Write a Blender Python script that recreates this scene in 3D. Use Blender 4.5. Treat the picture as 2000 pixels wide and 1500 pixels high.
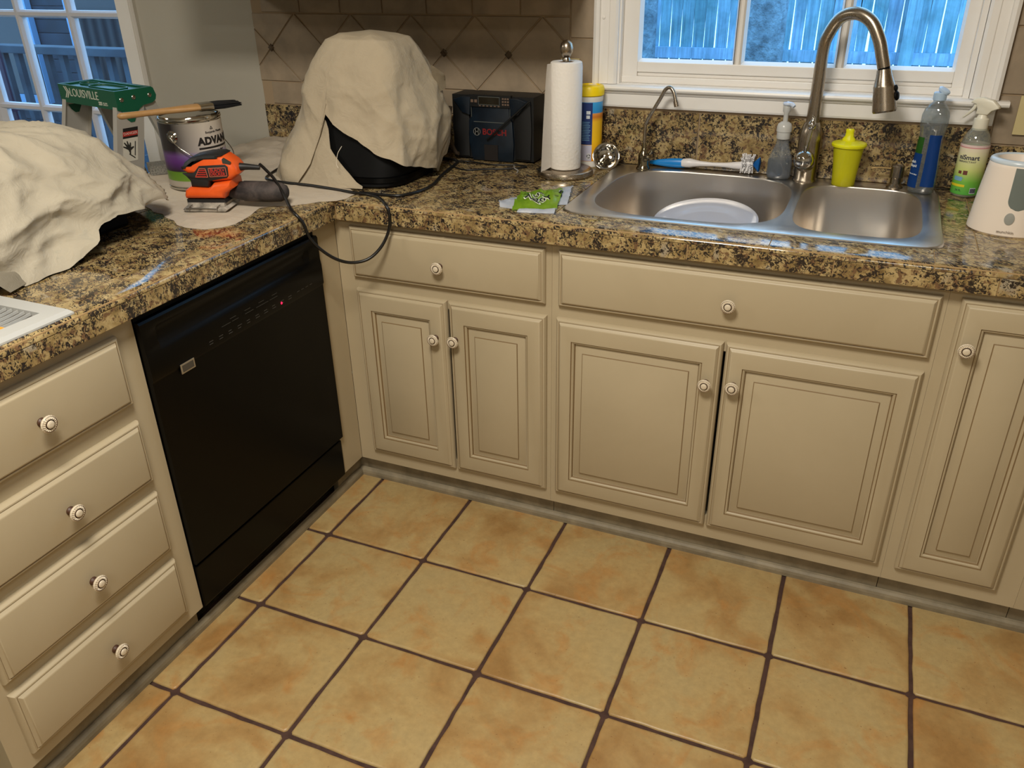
import bpy, bmesh, math, random
from math import sin, cos, pi, radians as R
from mathutils import Vector, Matrix, noise
from mathutils.geometry import delaunay_2d_cdt
for o in list(bpy.data.objects): bpy.data.objects.remove(o, do_unlink=True)
S = bpy.context.scene
COL = S.collection
random.seed(7)

# ---------------- camera ----------------
cd = bpy.data.cameras.new('camera'); cam = bpy.data.objects.new('camera', cd); COL.objects.link(cam)
CR = Vector((0.92099955, 0.38923434, -0.01601423)); CU = Vector((-0.16849751, 0.43508605, 0.88448218))
CF = Vector((-0.3512384, 0.81190933, -0.46629907))
m = Matrix((CR, CU, -CF)).transposed().to_4x4(); m.translation = Vector((1.27781264, -1.78317095, 1.44980088))
cam.matrix_world = m
cd.sensor_width = 36.0; cd.lens = 1610.529 / 2000 * 36.0; cd.clip_start = 0.02; cd.clip_end = 200
S.camera = cam

# ---------------- world, lights, exposure ----------------
w = bpy.data.worlds.new('overcast_sky'); S.world = w; w.use_nodes = True
bg = w.node_tree.nodes['Background']; bg.inputs[0].default_value = (0.28, 0.60, 1.0, 1); bg.inputs[1].default_value = 3.4

def area(name, loc, size, power, col, target=None, sy=None):
    l = bpy.data.lights.new(name, 'AREA'); l.energy = power; l.color = col; l.size = size
    if sy: l.shape = 'RECTANGLE'; l.size_y = sy
    o = bpy.data.objects.new(name, l); COL.objects.link(o); o.location = loc
    d = (Vector(target) - Vector(loc)) if target else Vector((0, 0, -1))
    o.rotation_euler = d.to_track_quat('-Z', 'Y').to_euler()
    return o
WARM = (1.0, 0.945, 0.84)
area('ceiling_lamp', (0.75, -1.40, 2.40), 0.5, 52, WARM, sy=0.55)
area('fill_light_far', (1.6, -3.2, 2.40), 0.5, 26, WARM, sy=0.5)  # added fill light, no known fixture; softens shadows and brightens the rear walls
area('fill_light_dining', (-2.4, -1.6, 2.38), 0.5, 27, WARM, sy=0.5)  # added fill light that lifts the grey wall and the dining side
S.view_settings.view_transform = 'Standard'
try: S.view_settings.look = 'None'
except Exception: pass
S.view_settings.exposure = 0.0; S.view_settings.gamma = 1.0; S.view_settings.use_curve_mapping = False

# ---------------- materials ----------------
def srgb(r, g, b):
    f = lambda c: (c/255/12.92) if c/255 <= .04045 else ((c/255+.055)/1.055)**2.4
    return (f(r), f(g), f(b), 1)
def base(name, col=(.5, .5, .5, 1), rough=.5, metal=0, **k):
    m = bpy.data.materials.new(name); m.use_nodes = True
    b = m.node_tree.nodes['Principled BSDF']
    b.inputs['Base Color'].default_value = col; b.inputs['Roughness'].default_value = rough; b.inputs['Metallic'].default_value = metal
    for kk, v in k.items(): b.inputs[kk.replace('_', ' ')].default_value = v
    return m, m.node_tree, b
def N(nt, t, **k):
    n = nt.nodes.new(t)
    for kk, v in k.items():
        if kk in n.inputs.keys(): n.inputs[kk].default_value = v
        else: setattr(n, kk, v)
    return n
def coords(nt, rand=True, scale=(1, 1, 1), rot=(0, 0, 0)):
    tc = N(nt, 'ShaderNodeTexCoord'); mp = N(nt, 'ShaderNodeMapping')
    mp.inputs['Scale'].default_value = scale; mp.inputs['Rotation'].default_value = rot
    if rand:
        oi = N(nt, 'ShaderNodeObjectInfo'); ml = N(nt, 'ShaderNodeMath', operation='MULTIPLY'); ml.inputs[1].default_value = 37.0
        nt.links.new(oi.outputs['Random'], ml.inputs[0])
        ad = N(nt, 'ShaderNodeVectorMath', operation='ADD'); nt.links.new(tc.outputs['Object'], ad.inputs[0]); nt.links.new(ml.outputs[0], ad.inputs[1])
        nt.links.new(ad.outputs[0], mp.inputs[0])
    else: nt.links.new(tc.outputs['Object'], mp.inputs[0])
    return mp.outputs[0]
def ntex(nt, vec, scale, detail=4, rough=.55, dist=0):
    n = N(nt, 'ShaderNodeTexNoise'); n.inputs['Scale'].default_value = scale; n.inputs['Detail'].default_value = detail
    n.inputs['Roughness'].default_value = rough; n.inputs['Distortion'].default_value = dist
    nt.links.new(vec, n.inputs['Vector']); return n.outputs['Fac']
def ramp(nt, fac, stops, interp='LINEAR'):
    r = N(nt, 'ShaderNodeValToRGB'); r.color_ramp.interpolation = interp; e = r.color_ramp.elements
    while len(e) < len(stops): e.new(.5)
    for i, (p, c) in enumerate(stops): e[i].position = p; e[i].color = c
    nt.links.new(fac, r.inputs[0]); return r.outputs[0]
def mix(nt, fac, a, b, mode='MIX'):
    x = N(nt, 'ShaderNodeMix', data_type='RGBA', blend_type=mode)
    for s, v in ((x.inputs[0], fac), (x.inputs[6], a), (x.inputs[7], b)):
        if isinstance(v, (int, float, tuple)): s.default_value = v
        else: nt.links.new(v, s)
    return x.outputs[2]
def bump(nt, b, h, strength=.2, dist=.002):
    n = N(nt, 'ShaderNodeBump'); n.inputs['Strength'].default_value = strength; n.inputs['Distance'].default_value = dist
    nt.links.new(h, n.inputs['Height']); nt.links.new(n.outputs[0], b.inputs['Normal'])
W1, K1 = (1, 1, 1, 1), (0, 0, 0, 1)
def plain(name, rgb, rough=.5, metal=0, **k): return base(name, srgb(*rgb), rough, metal, **k)[0]

def make_granite():
    m, nt, b = base('granite', rough=.085)
    v = coords(nt, True, (1, 1, 1), (0, 0, .6))
    v2 = N(nt, 'ShaderNodeMapping'); v2.inputs['Scale'].default_value = (.75, 2.0, 1.3); v2.inputs['Rotation'].default_value = (.4, .3, .9); nt.links.new(v, v2.inputs[0]); v2 = v2.outputs[0]
    c0 = ramp(nt, ntex(nt, v, 28, 5, .6, .4), [(.30, srgb(110, 90, 56)), (.45, srgb(150, 127, 83)), (.6, srgb(180, 158, 112)), (.75, srgb(134, 114, 80))])
    c1 = mix(nt, ramp(nt, ntex(nt, v, 75, 4, .6), [(.52, K1), (.60, W1)]), c0, srgb(112, 85, 60))
    c2 = mix(nt, ramp(nt, ntex(nt, v, 19, 3, .5, .6), [(.62, K1), (.70, W1)]), c1, srgb(160, 148, 126))
    d1 = ntex(nt, v2, 104, 5, .62, 1.1); d2 = ntex(nt, v, 22, 4, .55, .5)
    s = N(nt, 'ShaderNodeMath', operation='MULTIPLY_ADD'); nt.links.new(d2, s.inputs[0]); s.inputs[1].default_value = .55; nt.links.new(d1, s.inputs[2])
    c3 = mix(nt, ramp(nt, s.outputs[0], [(.770, K1), (.845, W1)]), c2, srgb(40, 35, 33))
    c4 = mix(nt, ramp(nt, ntex(nt, v, 95, 2, .5), [(.70, K1), (.74, W1)]), c3, srgb(58, 34, 30))
    nt.links.new(c4, b.inputs['Base Color'])
    bump(nt, b, ntex(nt, v, 9, 2), .03, .002)
    return m
GRANITE = make_granite()
GROUT_TAN = plain('tan_grout', (168, 138, 94), .8)
def make_floor_tile():
    m, nt, b = base('floor_tile', rough=.42)
    v = coords(nt, True)
    a = ntex(nt, v, 5.5, 4, .5, .5)
    c = ramp(nt, a, [(.30, srgb(150, 114, 66)), (.42, srgb(164, 132, 83)), (.52, srgb(173, 147, 98)), (.68, srgb(171, 149, 103))])
    o = ramp(nt, ntex(nt, v, 9, 5, .6, .8), [(.52, K1), (.72, (.75, .75, .75, 1))])
    c = mix(nt, o, c, srgb(172, 120, 62))
    sp = ramp(nt, ntex(nt, v, 160, 2, .5), [(.70, K1), (.76, (.6, .6, .6, 1))]); c = mix(nt, sp, c, srgb(110, 66, 30))
    fine = ramp(nt, ntex(nt, v, 60, 5, .7), [(.3, (.86, .86, .86, 1)), (.7, (1.05, 1.05, 1.05, 1))]); c = mix(nt, 1.0, c, fine, 'MULTIPLY')
    nt.links.new(c, b.inputs['Base Color']); bump(nt, b, ntex(nt, v, 22, 5, .6), .35, .003)
    return m
FLOOR_TILE = make_floor_tile()
def mottled(name, c1, c2, scale=8, rough=.5, bs=.15, bscale=60, rand=True, bd=.001, **k):
    m, nt, b = base(name, rough=rough, **k); v = coords(nt, rand)
    nt.links.new(ramp(nt, ntex(nt, v, scale, 5, .6, .3), [(.35, srgb(*c1)), (.65, srgb(*c2))]), b.inputs['Base Color'])
    if bs: bump(nt, b, ntex(nt, v, bscale, 4, .6), bs, bd)
    return m
FLOOR_GROUT = mottled('brown_floor_grout', (56, 34, 26), (74, 50, 40), 40, .85, .3, 90)
DINING_FLOOR = mottled('dining_carpet', (96, 92, 72), (112, 106, 84), 40, .95, .4, 200)
PAINT = mottled('cream_paint', (172, 157, 128), (177, 162, 133), 3, .42, .06, 180)
GLAZE = plain('brown_glaze', (124, 102, 70), .5)
KICK = mottled('scuffed_kick_paint', (112, 102, 82), (140, 128, 104), 14, .6, .1, 60)
WALLP = mottled('greige_wall_paint', (176, 169, 154), (180, 173, 158), 2, .7, .18, 260, False)
CEIL = plain('ceiling_white', (226, 220, 208), .8)
WHITE_TRIM = mottled('white_trim_paint', (236, 231, 224), (239, 235, 229), 4, .35, .04, 60)
WHITE_SASH = mottled('white_door_paint', (206, 206, 214), (214, 214, 220), 4, .35, .04, 60)
BSPLASH = mottled('travertine_tile', (140, 125, 105), (164, 145, 121), 10, .45, .35, 70)
GROUT_LT = plain('light_grout', (160, 138, 110), .85)
DECO = mottled('dark_deco_tile', (62, 48, 34), (96, 78, 56), 120, .4, .6, 160)
def make_steel(name, rough=.28, col=(176, 166, 152), sc=(600, 8, 8)):
    m, nt, b = base(name, srgb(*col), rough, 1.0)
    v = coords(nt, False, sc)
    f = ntex(nt, v, 3, 3, .6)
    r = N(nt, 'ShaderNodeMapRange'); r.inputs[3].default_value = rough*.8; r.inputs[4].default_value = rough*1.25
    nt.links.new(f, r.inputs[0]); nt.links.new(r.outputs[0], b.inputs['Roughness']); bump(nt, b, f, .04, .0005)
    return m
STEEL = make_steel('brushed_steel', .31, (200, 195, 188), (8, 8, 500))
STEEL_BOWL = make_steel('brushed_bowl_steel', .33, (214, 206, 196), (600, 600, 6))
NICKEL = make_steel('brushed_nickel', .27, (168, 156, 140), (300, 300, 12))
CHROME = plain('chrome', (190, 186, 178), .08, 1)
DKCHROME = plain('smoky_chrome', (140, 132, 112), .12, 1)
BLACK_GLOSS = plain('black_gloss', (4, 4, 4), .28, 0, Specular_IOR_Level=.14)
BLACK_MAT = plain('black_matte', (5, 5, 5), .6, 0, Specular_IOR_Level=.15)
BLACK_RUB = plain('black_rubber', (20, 19, 19), .45)
def glass(name, tint=(1, 1, 1, 1), rough=0.0, milk=0.0, base_fac=.04):
    m = bpy.data.materials.new(name); m.use_nodes = True; nt = m.node_tree; nt.nodes.clear()
    o = N(nt, 'ShaderNodeOutputMaterial'); t = N(nt, 'ShaderNodeBsdfTransparent'); g = N(nt, 'ShaderNodeBsdfGlossy'); x = N(nt, 'ShaderNodeMixShader'); f = N(nt, 'ShaderNodeLayerWeight'); p5 = N(nt, 'ShaderNodeMath', operation='POWER'); p5.inputs[1].default_value = 5.0; ma = N(nt, 'ShaderNodeMath', operation='MULTIPLY_ADD'); ma.inputs[1].default_value = .92; ma.inputs[2].default_value = base_fac; nt.links.new(f.outputs['Facing'], p5.inputs[0]); nt.links.new(p5.outputs[0], ma.inputs[0])
    f.inputs[0].default_value = .5; t.inputs[0].default_value = tint; g.inputs['Roughness'].default_value = rough
    nt.links.new(ma.outputs[0], x.inputs[0]); nt.links.new(t.outputs[0], x.inputs[1]); nt.links.new(g.outputs[0], x.inputs[2]); nt.links.new(x.outputs[0], o.inputs[0])
    if milk:
        d = N(nt, 'ShaderNodeBsdfDiffuse'); d.inputs[0].default_value = tint; x2 = N(nt, 'ShaderNodeMixShader'); x2.inputs[0].default_value = milk; nt.links.new(x.outputs[0], x2.inputs[1]); nt.links.new(d.outputs[0], x2.inputs[2]); nt.links.new(x2.outputs[0], o.inputs[0])
    return m
PANE = glass('window_glass')
CLEARP = glass('clear_plastic', (.78, .82, .86, 1), .04, .10, .10)
def canvas(name, c1, c2, scale=6):
    m, nt, b = base(name, rough=.92); v = coords(nt, False)
    c = ramp(nt, ntex(nt, v, scale, 5, .6, .5), [(.3, srgb(*c1)), (.62, srgb(*c2))])
    st = ramp(nt, ntex(nt, v, 14, 6, .7, 1.0), [(.60, K1), (.72, (.45, .45, .45, 1))]); c = mix(nt, st, c, srgb(152, 149, 136))
    nt.links.new(c, b.inputs['Base Color'])
    wv = N(nt, 'ShaderNodeTexNoise'); wv.inputs['Scale'].default_value = 700; nt.links.new(v, wv.inputs['Vector'])
    n1 = N(nt, 'ShaderNodeBump'); n1.inputs['Strength'].default_value = .25; n1.inputs['Distance'].default_value = .0006; nt.links.new(wv.outputs['Fac'], n1.inputs['Height'])
    n2 = N(nt, 'ShaderNodeBump'); n2.inputs['Strength'].default_value = .55; n2.inputs['Distance'].default_value = .006; nt.links.new(ntex(nt, v, 26, 5, .6, .8), n2.inputs['Height']); nt.links.new(n1.outputs[0], n2.inputs['Normal'])
    nt.links.new(n2.outputs[0], b.inputs['Normal'])
    return m
CANVAS = canvas('canvas_cloth', (168, 154, 130), (178, 164, 140))
CANVAS2 = canvas('canvas_sheet', (182, 168, 150), (194, 180, 160), 4)
CANVAS_Y = canvas('canvas_bundle', (172, 162, 142), (181, 171, 151))

# ---------------- mesh helpers ----------------
ORG = {}
def link(o, parent=None, org=None):
    COL.objects.link(o)
    if parent is not None: o.parent = parent; ORG[o.name] = ORG[parent.name]
    else: ORG[o.name] = org or Vector((0, 0, 0))
    return o
def thing(name, label, cat, loc=(0, 0, 0), rotz=0, group=None, kind=None):
    o = bpy.data.objects.new(name, None); o.location = loc; o.rotation_euler = (0, 0, rotz); o.empty_display_size = .02
    link(o, None, Vector(loc))
    if label: o['label'] = label
    if cat: o['category'] = cat
    if group: o['group'] = group
    if kind: o['kind'] = kind
    return o
def tag(o, label=None, cat=None, group=None, kind=None):
    for k, v in (('label', label), ('category', cat), ('group', group), ('kind', kind)):
        if v: o[k] = v
    return o
def obj(name, bm, mats, parent=None, world=False, smooth=None, bevel=None):
    """link bm as one mesh object; world=True means coordinates are world ones"""
    if world and parent is not None: bmesh.ops.translate(bm, verts=bm.verts, vec=-ORG[parent.name])
    if bevel:
        es = [e for e in bm.edges if len(e.link_faces) == 2 and e.calc_face_angle(0) > .5]
        bmesh.ops.bevel(bm, geom=es, offset=bevel, segments=2, affect='EDGES', profile=.6, clamp_overlap=True)
    me = bpy.data.meshes.new(name); bm.to_mesh(me); bm.free()
    for mt in (mats if isinstance(mats, (list, tuple)) else [mats]): me.materials.append(mt)
    if smooth is not None:
        me.polygons.foreach_set('use_smooth', [True]*len(me.polygons)); me.update()
        try: me.set_sharp_from_angle(angle=smooth)
        except Exception: pass
    o = bpy.data.objects.new(name, me)
    return link(o, parent)
B = bmesh.new
def box(bm, x0, x1, y0, y1, z0, z1, mi=0, M=None):
    vs = [bm.verts.new((x, y, z)) for z in (z0, z1) for y in (y0, y1) for x in (x0, x1)]
    if M: 
        for v in vs: v.co = M @ v.co
    for f in ((0, 2, 3, 1), (4, 5, 7, 6), (0, 1, 5, 4), (2, 6, 7, 3), (0, 4, 6, 2), (1, 3, 7, 5)):
        bm.faces.new([vs[i] for i in f]).material_index = mi
    return bm
def rings(bm, loops, mats=None, cap0=True, cap1=True, closed=True):
    """loops: list of equal-length lists of points; bridge neighbours"""
    L = [[bm.verts.new(p) for p in l] for l in loops]; n = len(L[0])
    for i in range(len(L)-1):
        for j in range(n if closed else n-1):
            k = (j+1) % n
            f = bm.faces.new((L[i][j], L[i][k], L[i+1][k], L[i+1][j]))
            if mats: f.material_index = mats[i]
    if cap0: f = bm.faces.new(L[0][::-1]); f.material_index = mats[0] if mats else 0
    if cap1: f = bm.faces.new(L[-1]); f.material_index = mats[-1] if mats else 0
    return L
def lathe(bm, prof, seg=32, M=None, mats=None, lobes=None, cap0=True, cap1=True, sx=1, sy=1):
    """prof: (r, z) list bottom to top; mats per band"""
    loops = []
    for i, (r, z) in enumerate(prof):
        lp = []
        for j in range(seg):
            a = 2*pi*j/seg; rr = max(r, 1e-5)
            if lobes and i in lobes[1]: rr *= 1 + lobes[2]*cos(a*lobes[0])
            p = Vector((rr*cos(a)*sx, rr*sin(a)*sy, z)); lp.append(M @ p if M else p)
        loops.append(lp)
    rings(bm, loops, mats, cap0, cap1); return bm
def tube(bm, pts, r, seg=10, mi=0, sm=0, caps=True):
    """round tube along points; r number or list"""
    pts = [Vector(p) for p in pts]
    if sm: 
        rr = r if isinstance(r, (list, tuple)) else None
        pts, rl = spline(pts, sm, rr); r = rl if rr else r
    n = len(pts); t0 = (pts[1]-pts[0]).normalized()
    up = Vector((0, 0, 1)) if abs(t0.z) < .9 else Vector((1, 0, 0)); u = t0.cross(up).normalized(); loops = []
    for i, p in enumerate(pts):
        t = (pts[min(i+1, n-1)]-pts[max(i-1, 0)]).normalized()
        u = (u - t*u.dot(t)).normalized(); v = t.cross(u); ri = r[i] if isinstance(r, (list, tuple)) else r
        loops.append([p + (u*cos(2*pi*j/seg) + v*sin(2*pi*j/seg))*ri for j in range(seg)])
    rings(bm, loops, [mi]*(n-1), caps, caps); return bm
def spline(pts, k=6, vals=None):
    out, ov = [], []; n = len(pts)
    for i in range(n-1):
        p0, p1, p2, p3 = pts[max(i-1, 0)], pts[i], pts[i+1], pts[min(i+2, n-1)]
        for j in range(k):
            t = j/k; t2 = t*t; t3 = t2*t
            out.append(.5*((2*p1) + (p2-p0)*t + (2*p0-5*p1+4*p2-p3)*t2 + (3*p1-p0-3*p2+p3)*t3))
            if vals: ov.append(vals[i]*(1-t)+vals[i+1]*t)
    out.append(pts[-1])
    if vals: ov.append(vals[-1])
    return out, ov
def prism(bm, outline, y0, y1, M=None, mi=0, inset=None):
    """extrude a 2D outline (u,z) along local y; inset=(amount, depth) softens both faces"""
    pr = [Vector((u, 0, z)) for u, z in outline]
    c = sum(pr, Vector())/len(pr)
    def lay(y, s):
        o = []
        n = len(pr)
        for i, p in enumerate(pr):
            if s:
                a, b2 = pr[i-1], pr[(i+1) % n]; d = (b2-a); nn = Vector((d.z, 0, -d.x)).normalized()
                if AR < 0: nn = -nn
                p = p - nn*s
            q = Vector((p.x, y, p.z)); o.append(M @ q if M else q)
        return o
    AR = sum(pr[i].x*pr[(i+1) % len(pr)].z - pr[(i+1) % len(pr)].x*pr[i].z for i in range(len(pr)))
    if inset:
        a, d = inset
        ls = [lay(y0, a), lay(y0+d*.3, a*.35), lay(y0+d, 0), lay(y1-d, 0), lay(y1-d*.3, a*.35), lay(y1, a)]
    else: ls = [lay(y0, 0), lay(y1, 0)]
    rings(bm, ls, [mi]*(len(ls)-1)); return bm
def ccw(bm):
    bmesh.ops.recalc_face_normals(bm, faces=bm.faces); return bm
def frame_to(M_loc, xdir, zdir=(0, 0, 1)):
    x = Vector(xdir).normalized(); z = Vector(zdir).normalized(); y = z.cross(x).normalized(); z = x.cross(y)
    M = Matrix((x, y, z)).transposed().to_4x4(); M.translation = Vector(M_loc); return M
def axis_to(loc, zdir):
    q = Vector(zdir).normalized().to_track_quat('Z', 'Y'); M = q.to_matrix().to_4x4(); M.translation = Vector(loc); return M
def text(name, s, size, mat, M, parent=None, world=False, depth=.0004, wrap=None, sx=1, bold=0, space=1, align='LEFT', mul=None):
    """lettering as a thin mesh; M places it (x right, y up, z out); wrap=(radius) bends it round the local y axis"""
    cu = bpy.data.curves.new(name, 'FONT'); cu.body = s; cu.size = size; cu.extrude = depth; cu.align_x = align; cu.align_y = 'CENTER'
    cu.space_character = space; cu.offset = bold*size; cu.resolution_u = 3
    if mul: cu.space_line = mul
    to = bpy.data.objects.new(name, cu); COL.objects.link(to)
    dg = bpy.context.evaluated_depsgraph_get(); me = bpy.data.meshes.new_from_object(to.evaluated_get(dg))
    bpy.data.objects.remove(to, do_unlink=True); bpy.data.curves.remove(cu)
    bm = bmesh.new(); bm.from_mesh(me); bpy.data.meshes.remove(me)
    if wrap: 
        es = [e for e in bm.edges if e.calc_length() > size*.25]; bmesh.ops.subdivide_edges(bm, edges=es, cuts=2)
    for v in bm.verts:
        x, y, z = v.co.x*sx, v.co.y, v.co.z
        if wrap: a = x/wrap; v.co = Vector(((wrap+z)*sin(a), y, (wrap+z)*cos(a)-wrap))
        else: v.co = Vector((x, y, z))
        v.co = M @ v.co
    return obj(name, bm, mat, parent, world)
def copy_tree(o, parent=None, loc=None, rotz=None):
    c = o.copy(); COL.objects.link(c); c.parent = parent; ORG[c.name] = ORG[parent.name] if parent else Vector(loc or o.location)
    if loc is not None: c.location = loc
    if rotz is not None: c.rotation_euler[2] = rotz
    for ch in list(o.children): copy_tree(ch, c)
    return c

# ================= ROOM =================
YW = 0.61          # back wall plane
def cutwall(name, x0, x1, z0, z1, y0, y1, holes, mat, label):
    """wall in the xz plane with rectangular holes (hx0,hx1,hz0,hz1)"""
    bm = B(); xs = sorted({x0, x1, *[h[0] for h in holes], *[h[1] for h in holes]})
    zs = sorted({z0, z1, *[h[2] for h in holes], *[h[3] for h in holes]})
    for i in range(len(xs)-1):
        for j in range(len(zs)-1):
            cx, cz = (xs[i]+xs[i+1])/2, (zs[j]+zs[j+1])/2
            if not any(h[0] < cx < h[1] and h[2] < cz < h[3] for h in holes): box(bm, xs[i], xs[i+1], y0, y1, zs[j], zs[j+1])
    bmesh.ops.remove_doubles(bm, verts=bm.verts, dist=1e-5)
    o = obj(name, bm, mat); tag(o, label, None, None, 'structure'); return o
wall_back = cutwall('wall_back', -4.2, 2.9, 0, 2.44, YW, YW+.12, [(-2.86, -1.235, .02, 2.06), (.575, 1.482, 1.10, 2.10)], WALLP, 'greige kitchen back wall with tiled backsplash behind the sink counter')
for nm, a, lb in (('wall_right', (2.9, 3.0, -4.1, YW+.12, 0, 2.44), 'greige wall closing the kitchen on the right'), ('wall_left', (-4.3, -4.2, -4.1, YW+.12, 0, 2.44), 'greige wall of the dining side'), ('wall_front', (-4.2, 2.9, -4.1, -4.0, 0, 2.44), 'greige wall behind the photographer')):
    tag(obj(nm, box(B(), *a), WALLP), lb, None, None, 'structure')
tag(obj('ceiling', box(B(), -4.3, 3.0, -4.1, YW+.12, 2.44, 2.5), CEIL), 'plain white ceiling', None, None, 'structure')
TZ = -.004
floor = obj('floor', box(B(), -.06, 2.9, -4.0, YW, -.1, TZ), FLOOR_GROUT); tag(floor, 'kitchen floor of square tan tiles with dark brown grout', None, None, 'structure')
tag(obj('floor', box(B(), -4.2, -.06, -4.0, YW, -.1, -.003), DINING_FLOOR), 'dull green grey floor beyond the peninsula end', None, None, 'structure')
# floor tiles, each with a wavy hand-cut edge
TS, GX, GY = 0.30099, 0.05628, -0.28021
def wavy(x0, x1, y0, y1, amp, seed):
    pts = []; n = 9; rc = .006
    cs = [(x0, y0), (x1, y0), (x1, y1), (x0, y1)]
    for i in range(4):
        a = Vector(cs[i]+(0,)); b2 = Vector(cs[(i+1) % 4]+(0,)); d = (b2-a); L = d.length; d.normalize(); nn = Vector((-d.y, d.x, 0))
        for k in range(n):
            t = rc + (L-2*rc)*k/(n-1); p = a+d*t
            pts.append(p + nn*(noise.noise(Vector((p.x*28+seed, p.y*28, i*3.3)))*amp + amp*.2))
    return pts
for i in range(-1, 9):
    for j in range(-1, 9):
        x0, x1 = GX+i*TS+.0042, GX+(i+1)*TS-.0042; y1, y0 = GY-j*TS-.0042, GY-(j+1)*TS+.0042
        if i == -1: x0 = -.045
        if j == -1: y1 = .045
        x1 = min(x1, 2.88)
        o2 = wavy(x0, x1, y0, y1, .0024, i*7.1+j*3.7)
        c = sum(o2, Vector())/len(o2); bm = B()
        lps = [[Vector((p.x, p.y, -.02)) for p in o2], [Vector((p.x, p.y, TZ+.001)) for p in o2], [p + (c-p).normalized()*.0022 + Vector((0, 0, -.0004)) for p in o2], [p+(c-p).normalized()*.007 for p in o2]]
        rings(bm, lps, cap0=False)
        obj('tile', bm, FLOOR_TILE, floor, smooth=.9)

# ---- granite upstand and travertine backsplash, tiles of the back wall ----
def wtile(pts, y0=YW-.009, y1=YW+.001, mat=BSPLASH, nm='backsplash_tile', ins=.0022, z3=.0012):
    c = (sum(p[0] for p in pts)/len(pts), sum(p[1] for p in pts)/len(pts))
    q = []
    n = len(pts); P = [Vector((p[0], 0, p[1])) for p in pts]
    ar = sum(P[i].x*P[(i+1) % n].z - P[(i+1) % n].x*P[i].z for i in range(n))
    if ar < 0: P.reverse()
    def off(s):
        out = []
        for i in range(n):
            a, b2, c2 = P[i-1], P[i], P[(i+1) % n]; d1 = (b2-a).normalized(); d2 = (c2-b2).normalized()
            n1 = Vector((-d1.z, 0, d1.x)); n2 = Vector((-d2.z, 0, d2.x)); k = (n1+n2); k = k/(k.dot(n1) or 1)
            out.append(b2+k*s)
        return out
    bm = B()
    rings(bm, [[Vector((p.x, y1, p.z)) for p in off(ins)], [Vector((p.x, y0+z3, p.z)) for p in off(ins)], [Vector((p.x, y0, p.z)) for p in off(ins+z3)]], cap0=False)
    ccw(bm); return obj(nm, bm, mat, wall_back)
ZG0, ZG1, ZG2 = .885, 1.002, 1.041     # counter, low upstand, upstand under the window
XL, XR = -.66, 2.6
obj('grout_bed', ccw(box(box(box(B(), XL+.002, .517, YW-.005, YW+.002, ZG0, 1.5), .517, 1.547, YW-.005, YW+.002, ZG0, 1.046), 1.547, XR, YW-.005, YW+.002, ZG0, 1.5)), GROUT_LT, wall_back)
gx = [-.66, -.40, -.095, .21, .517]
for a, b2 in zip(gx, gx[1:]): wtile([(a, ZG0), (b2, ZG0), (b2, .997), (a, .997)], YW-.011, mat=GRANITE, nm='granite_upstand_tile')
for a, b2 in zip([.517, .829, 1.134, 1.439], [.829, 1.134, 1.439, 1.547]): wtile([(a, ZG0), (b2, ZG0), (b2, ZG2), (a, ZG2)], YW-.011, mat=GRANITE, nm='granite_upstand_tile')
for a, b2 in zip([1.547, 1.744, 2.05, 2.36], [1.744, 2.05, 2.36, 2.6]): wtile([(a, ZG0), (b2, ZG0), (b2, ZG1), (a, ZG1)], YW-.011, mat=GRANITE, nm='granite_upstand_tile')
Z1, Z2, ZT = 1.070, 1.281, 1.44
px = .213; ph = .1055; zc = (Z1+Z2)/2
xb = [.445 - .152*k for k in range(8)]
for a, b2 in zip(xb[1:], xb): 
    a = max(a, XL)
    if a < b2: wtile([(a, .997), (b2, .997), (b2, Z1), (a, Z1)]); wtile([(a, Z2), (b2, Z2), (b2, ZT), (a, ZT)])
for z0, z1 in ((.997, 1.070), (1.070, 1.224), (1.224, 1.375), (1.375, ZT)): wtile([(.445, z0), (.517, z0), (.517, z1), (.445, z1)])
def clip(poly, xmin, xmax):
    for sgn, lim in ((1, xmin), (-1, xmax)):
        out = []
        for i in range(len(poly)):
            a, b2 = poly[i], poly[(i+1) % len(poly)]; ia, ib = sgn*(a[0]-lim) >= 0, sgn*(b2[0]-lim) >= 0
            if ia: out.append(a)
            if ia != ib:
                t = (lim-a[0])/(b2[0]-a[0]); out.append((lim, a[1]+(b2[1]-a[1])*t))
        poly = out
        if len(poly) < 3: return []
    return poly
for k in range(-5, 3):
    vx = .148 + .213*k
    dm = clip([(vx, Z1), (vx+px/2, zc), (vx, Z2), (vx-px/2, zc)], XL, .445)
    t1 = clip([(vx, Z2), (vx+px/2, zc), (vx+px, Z2)], XL, .445); t2 = clip([(vx, Z1), (vx+px, Z1), (vx+px/2, zc)], XL, .445)
    for q in (dm, t1, t2):
        if len(q) >= 3: wtile(q)
    x = vx+px/2
    if XL+.02 < x < .43:
        s = .0125; bm = B(); rings(bm, [[Vector((x-s, YW-.002, zc)), Vector((x, YW-.002, zc-s)), Vector((x+s, YW-.002, zc)), Vector((x, YW-.002, zc+s))], [Vector((x-s, YW-.0105, zc)), Vector((x, YW-.0105, zc-s)), Vector((x+s, YW-.0105, zc)), Vector((x, YW-.0105, zc+s))], [Vector((x-s*.6, YW-.013, zc)), Vector((x, YW-.013, zc-s*.6)), Vector((x+s*.6, YW-.013, zc)), Vector((x, YW-.013, zc+s*.6))]]); ccw(bm)
        obj('deco_insert', bm, DECO, wall_back)
zr = [ZG1, 1.12, 1.272, ZT]; xr = [1.547, 1.70, 1.852, 2.004, 2.156, 2.308, 2.46, 2.6]
for z0, z1 in zip(zr, zr[1:]):
    for a, b2 in zip(xr, xr[1:]): wtile([(a, z0), (b2, z0), (b2, z1), (a, z1)])

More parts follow.
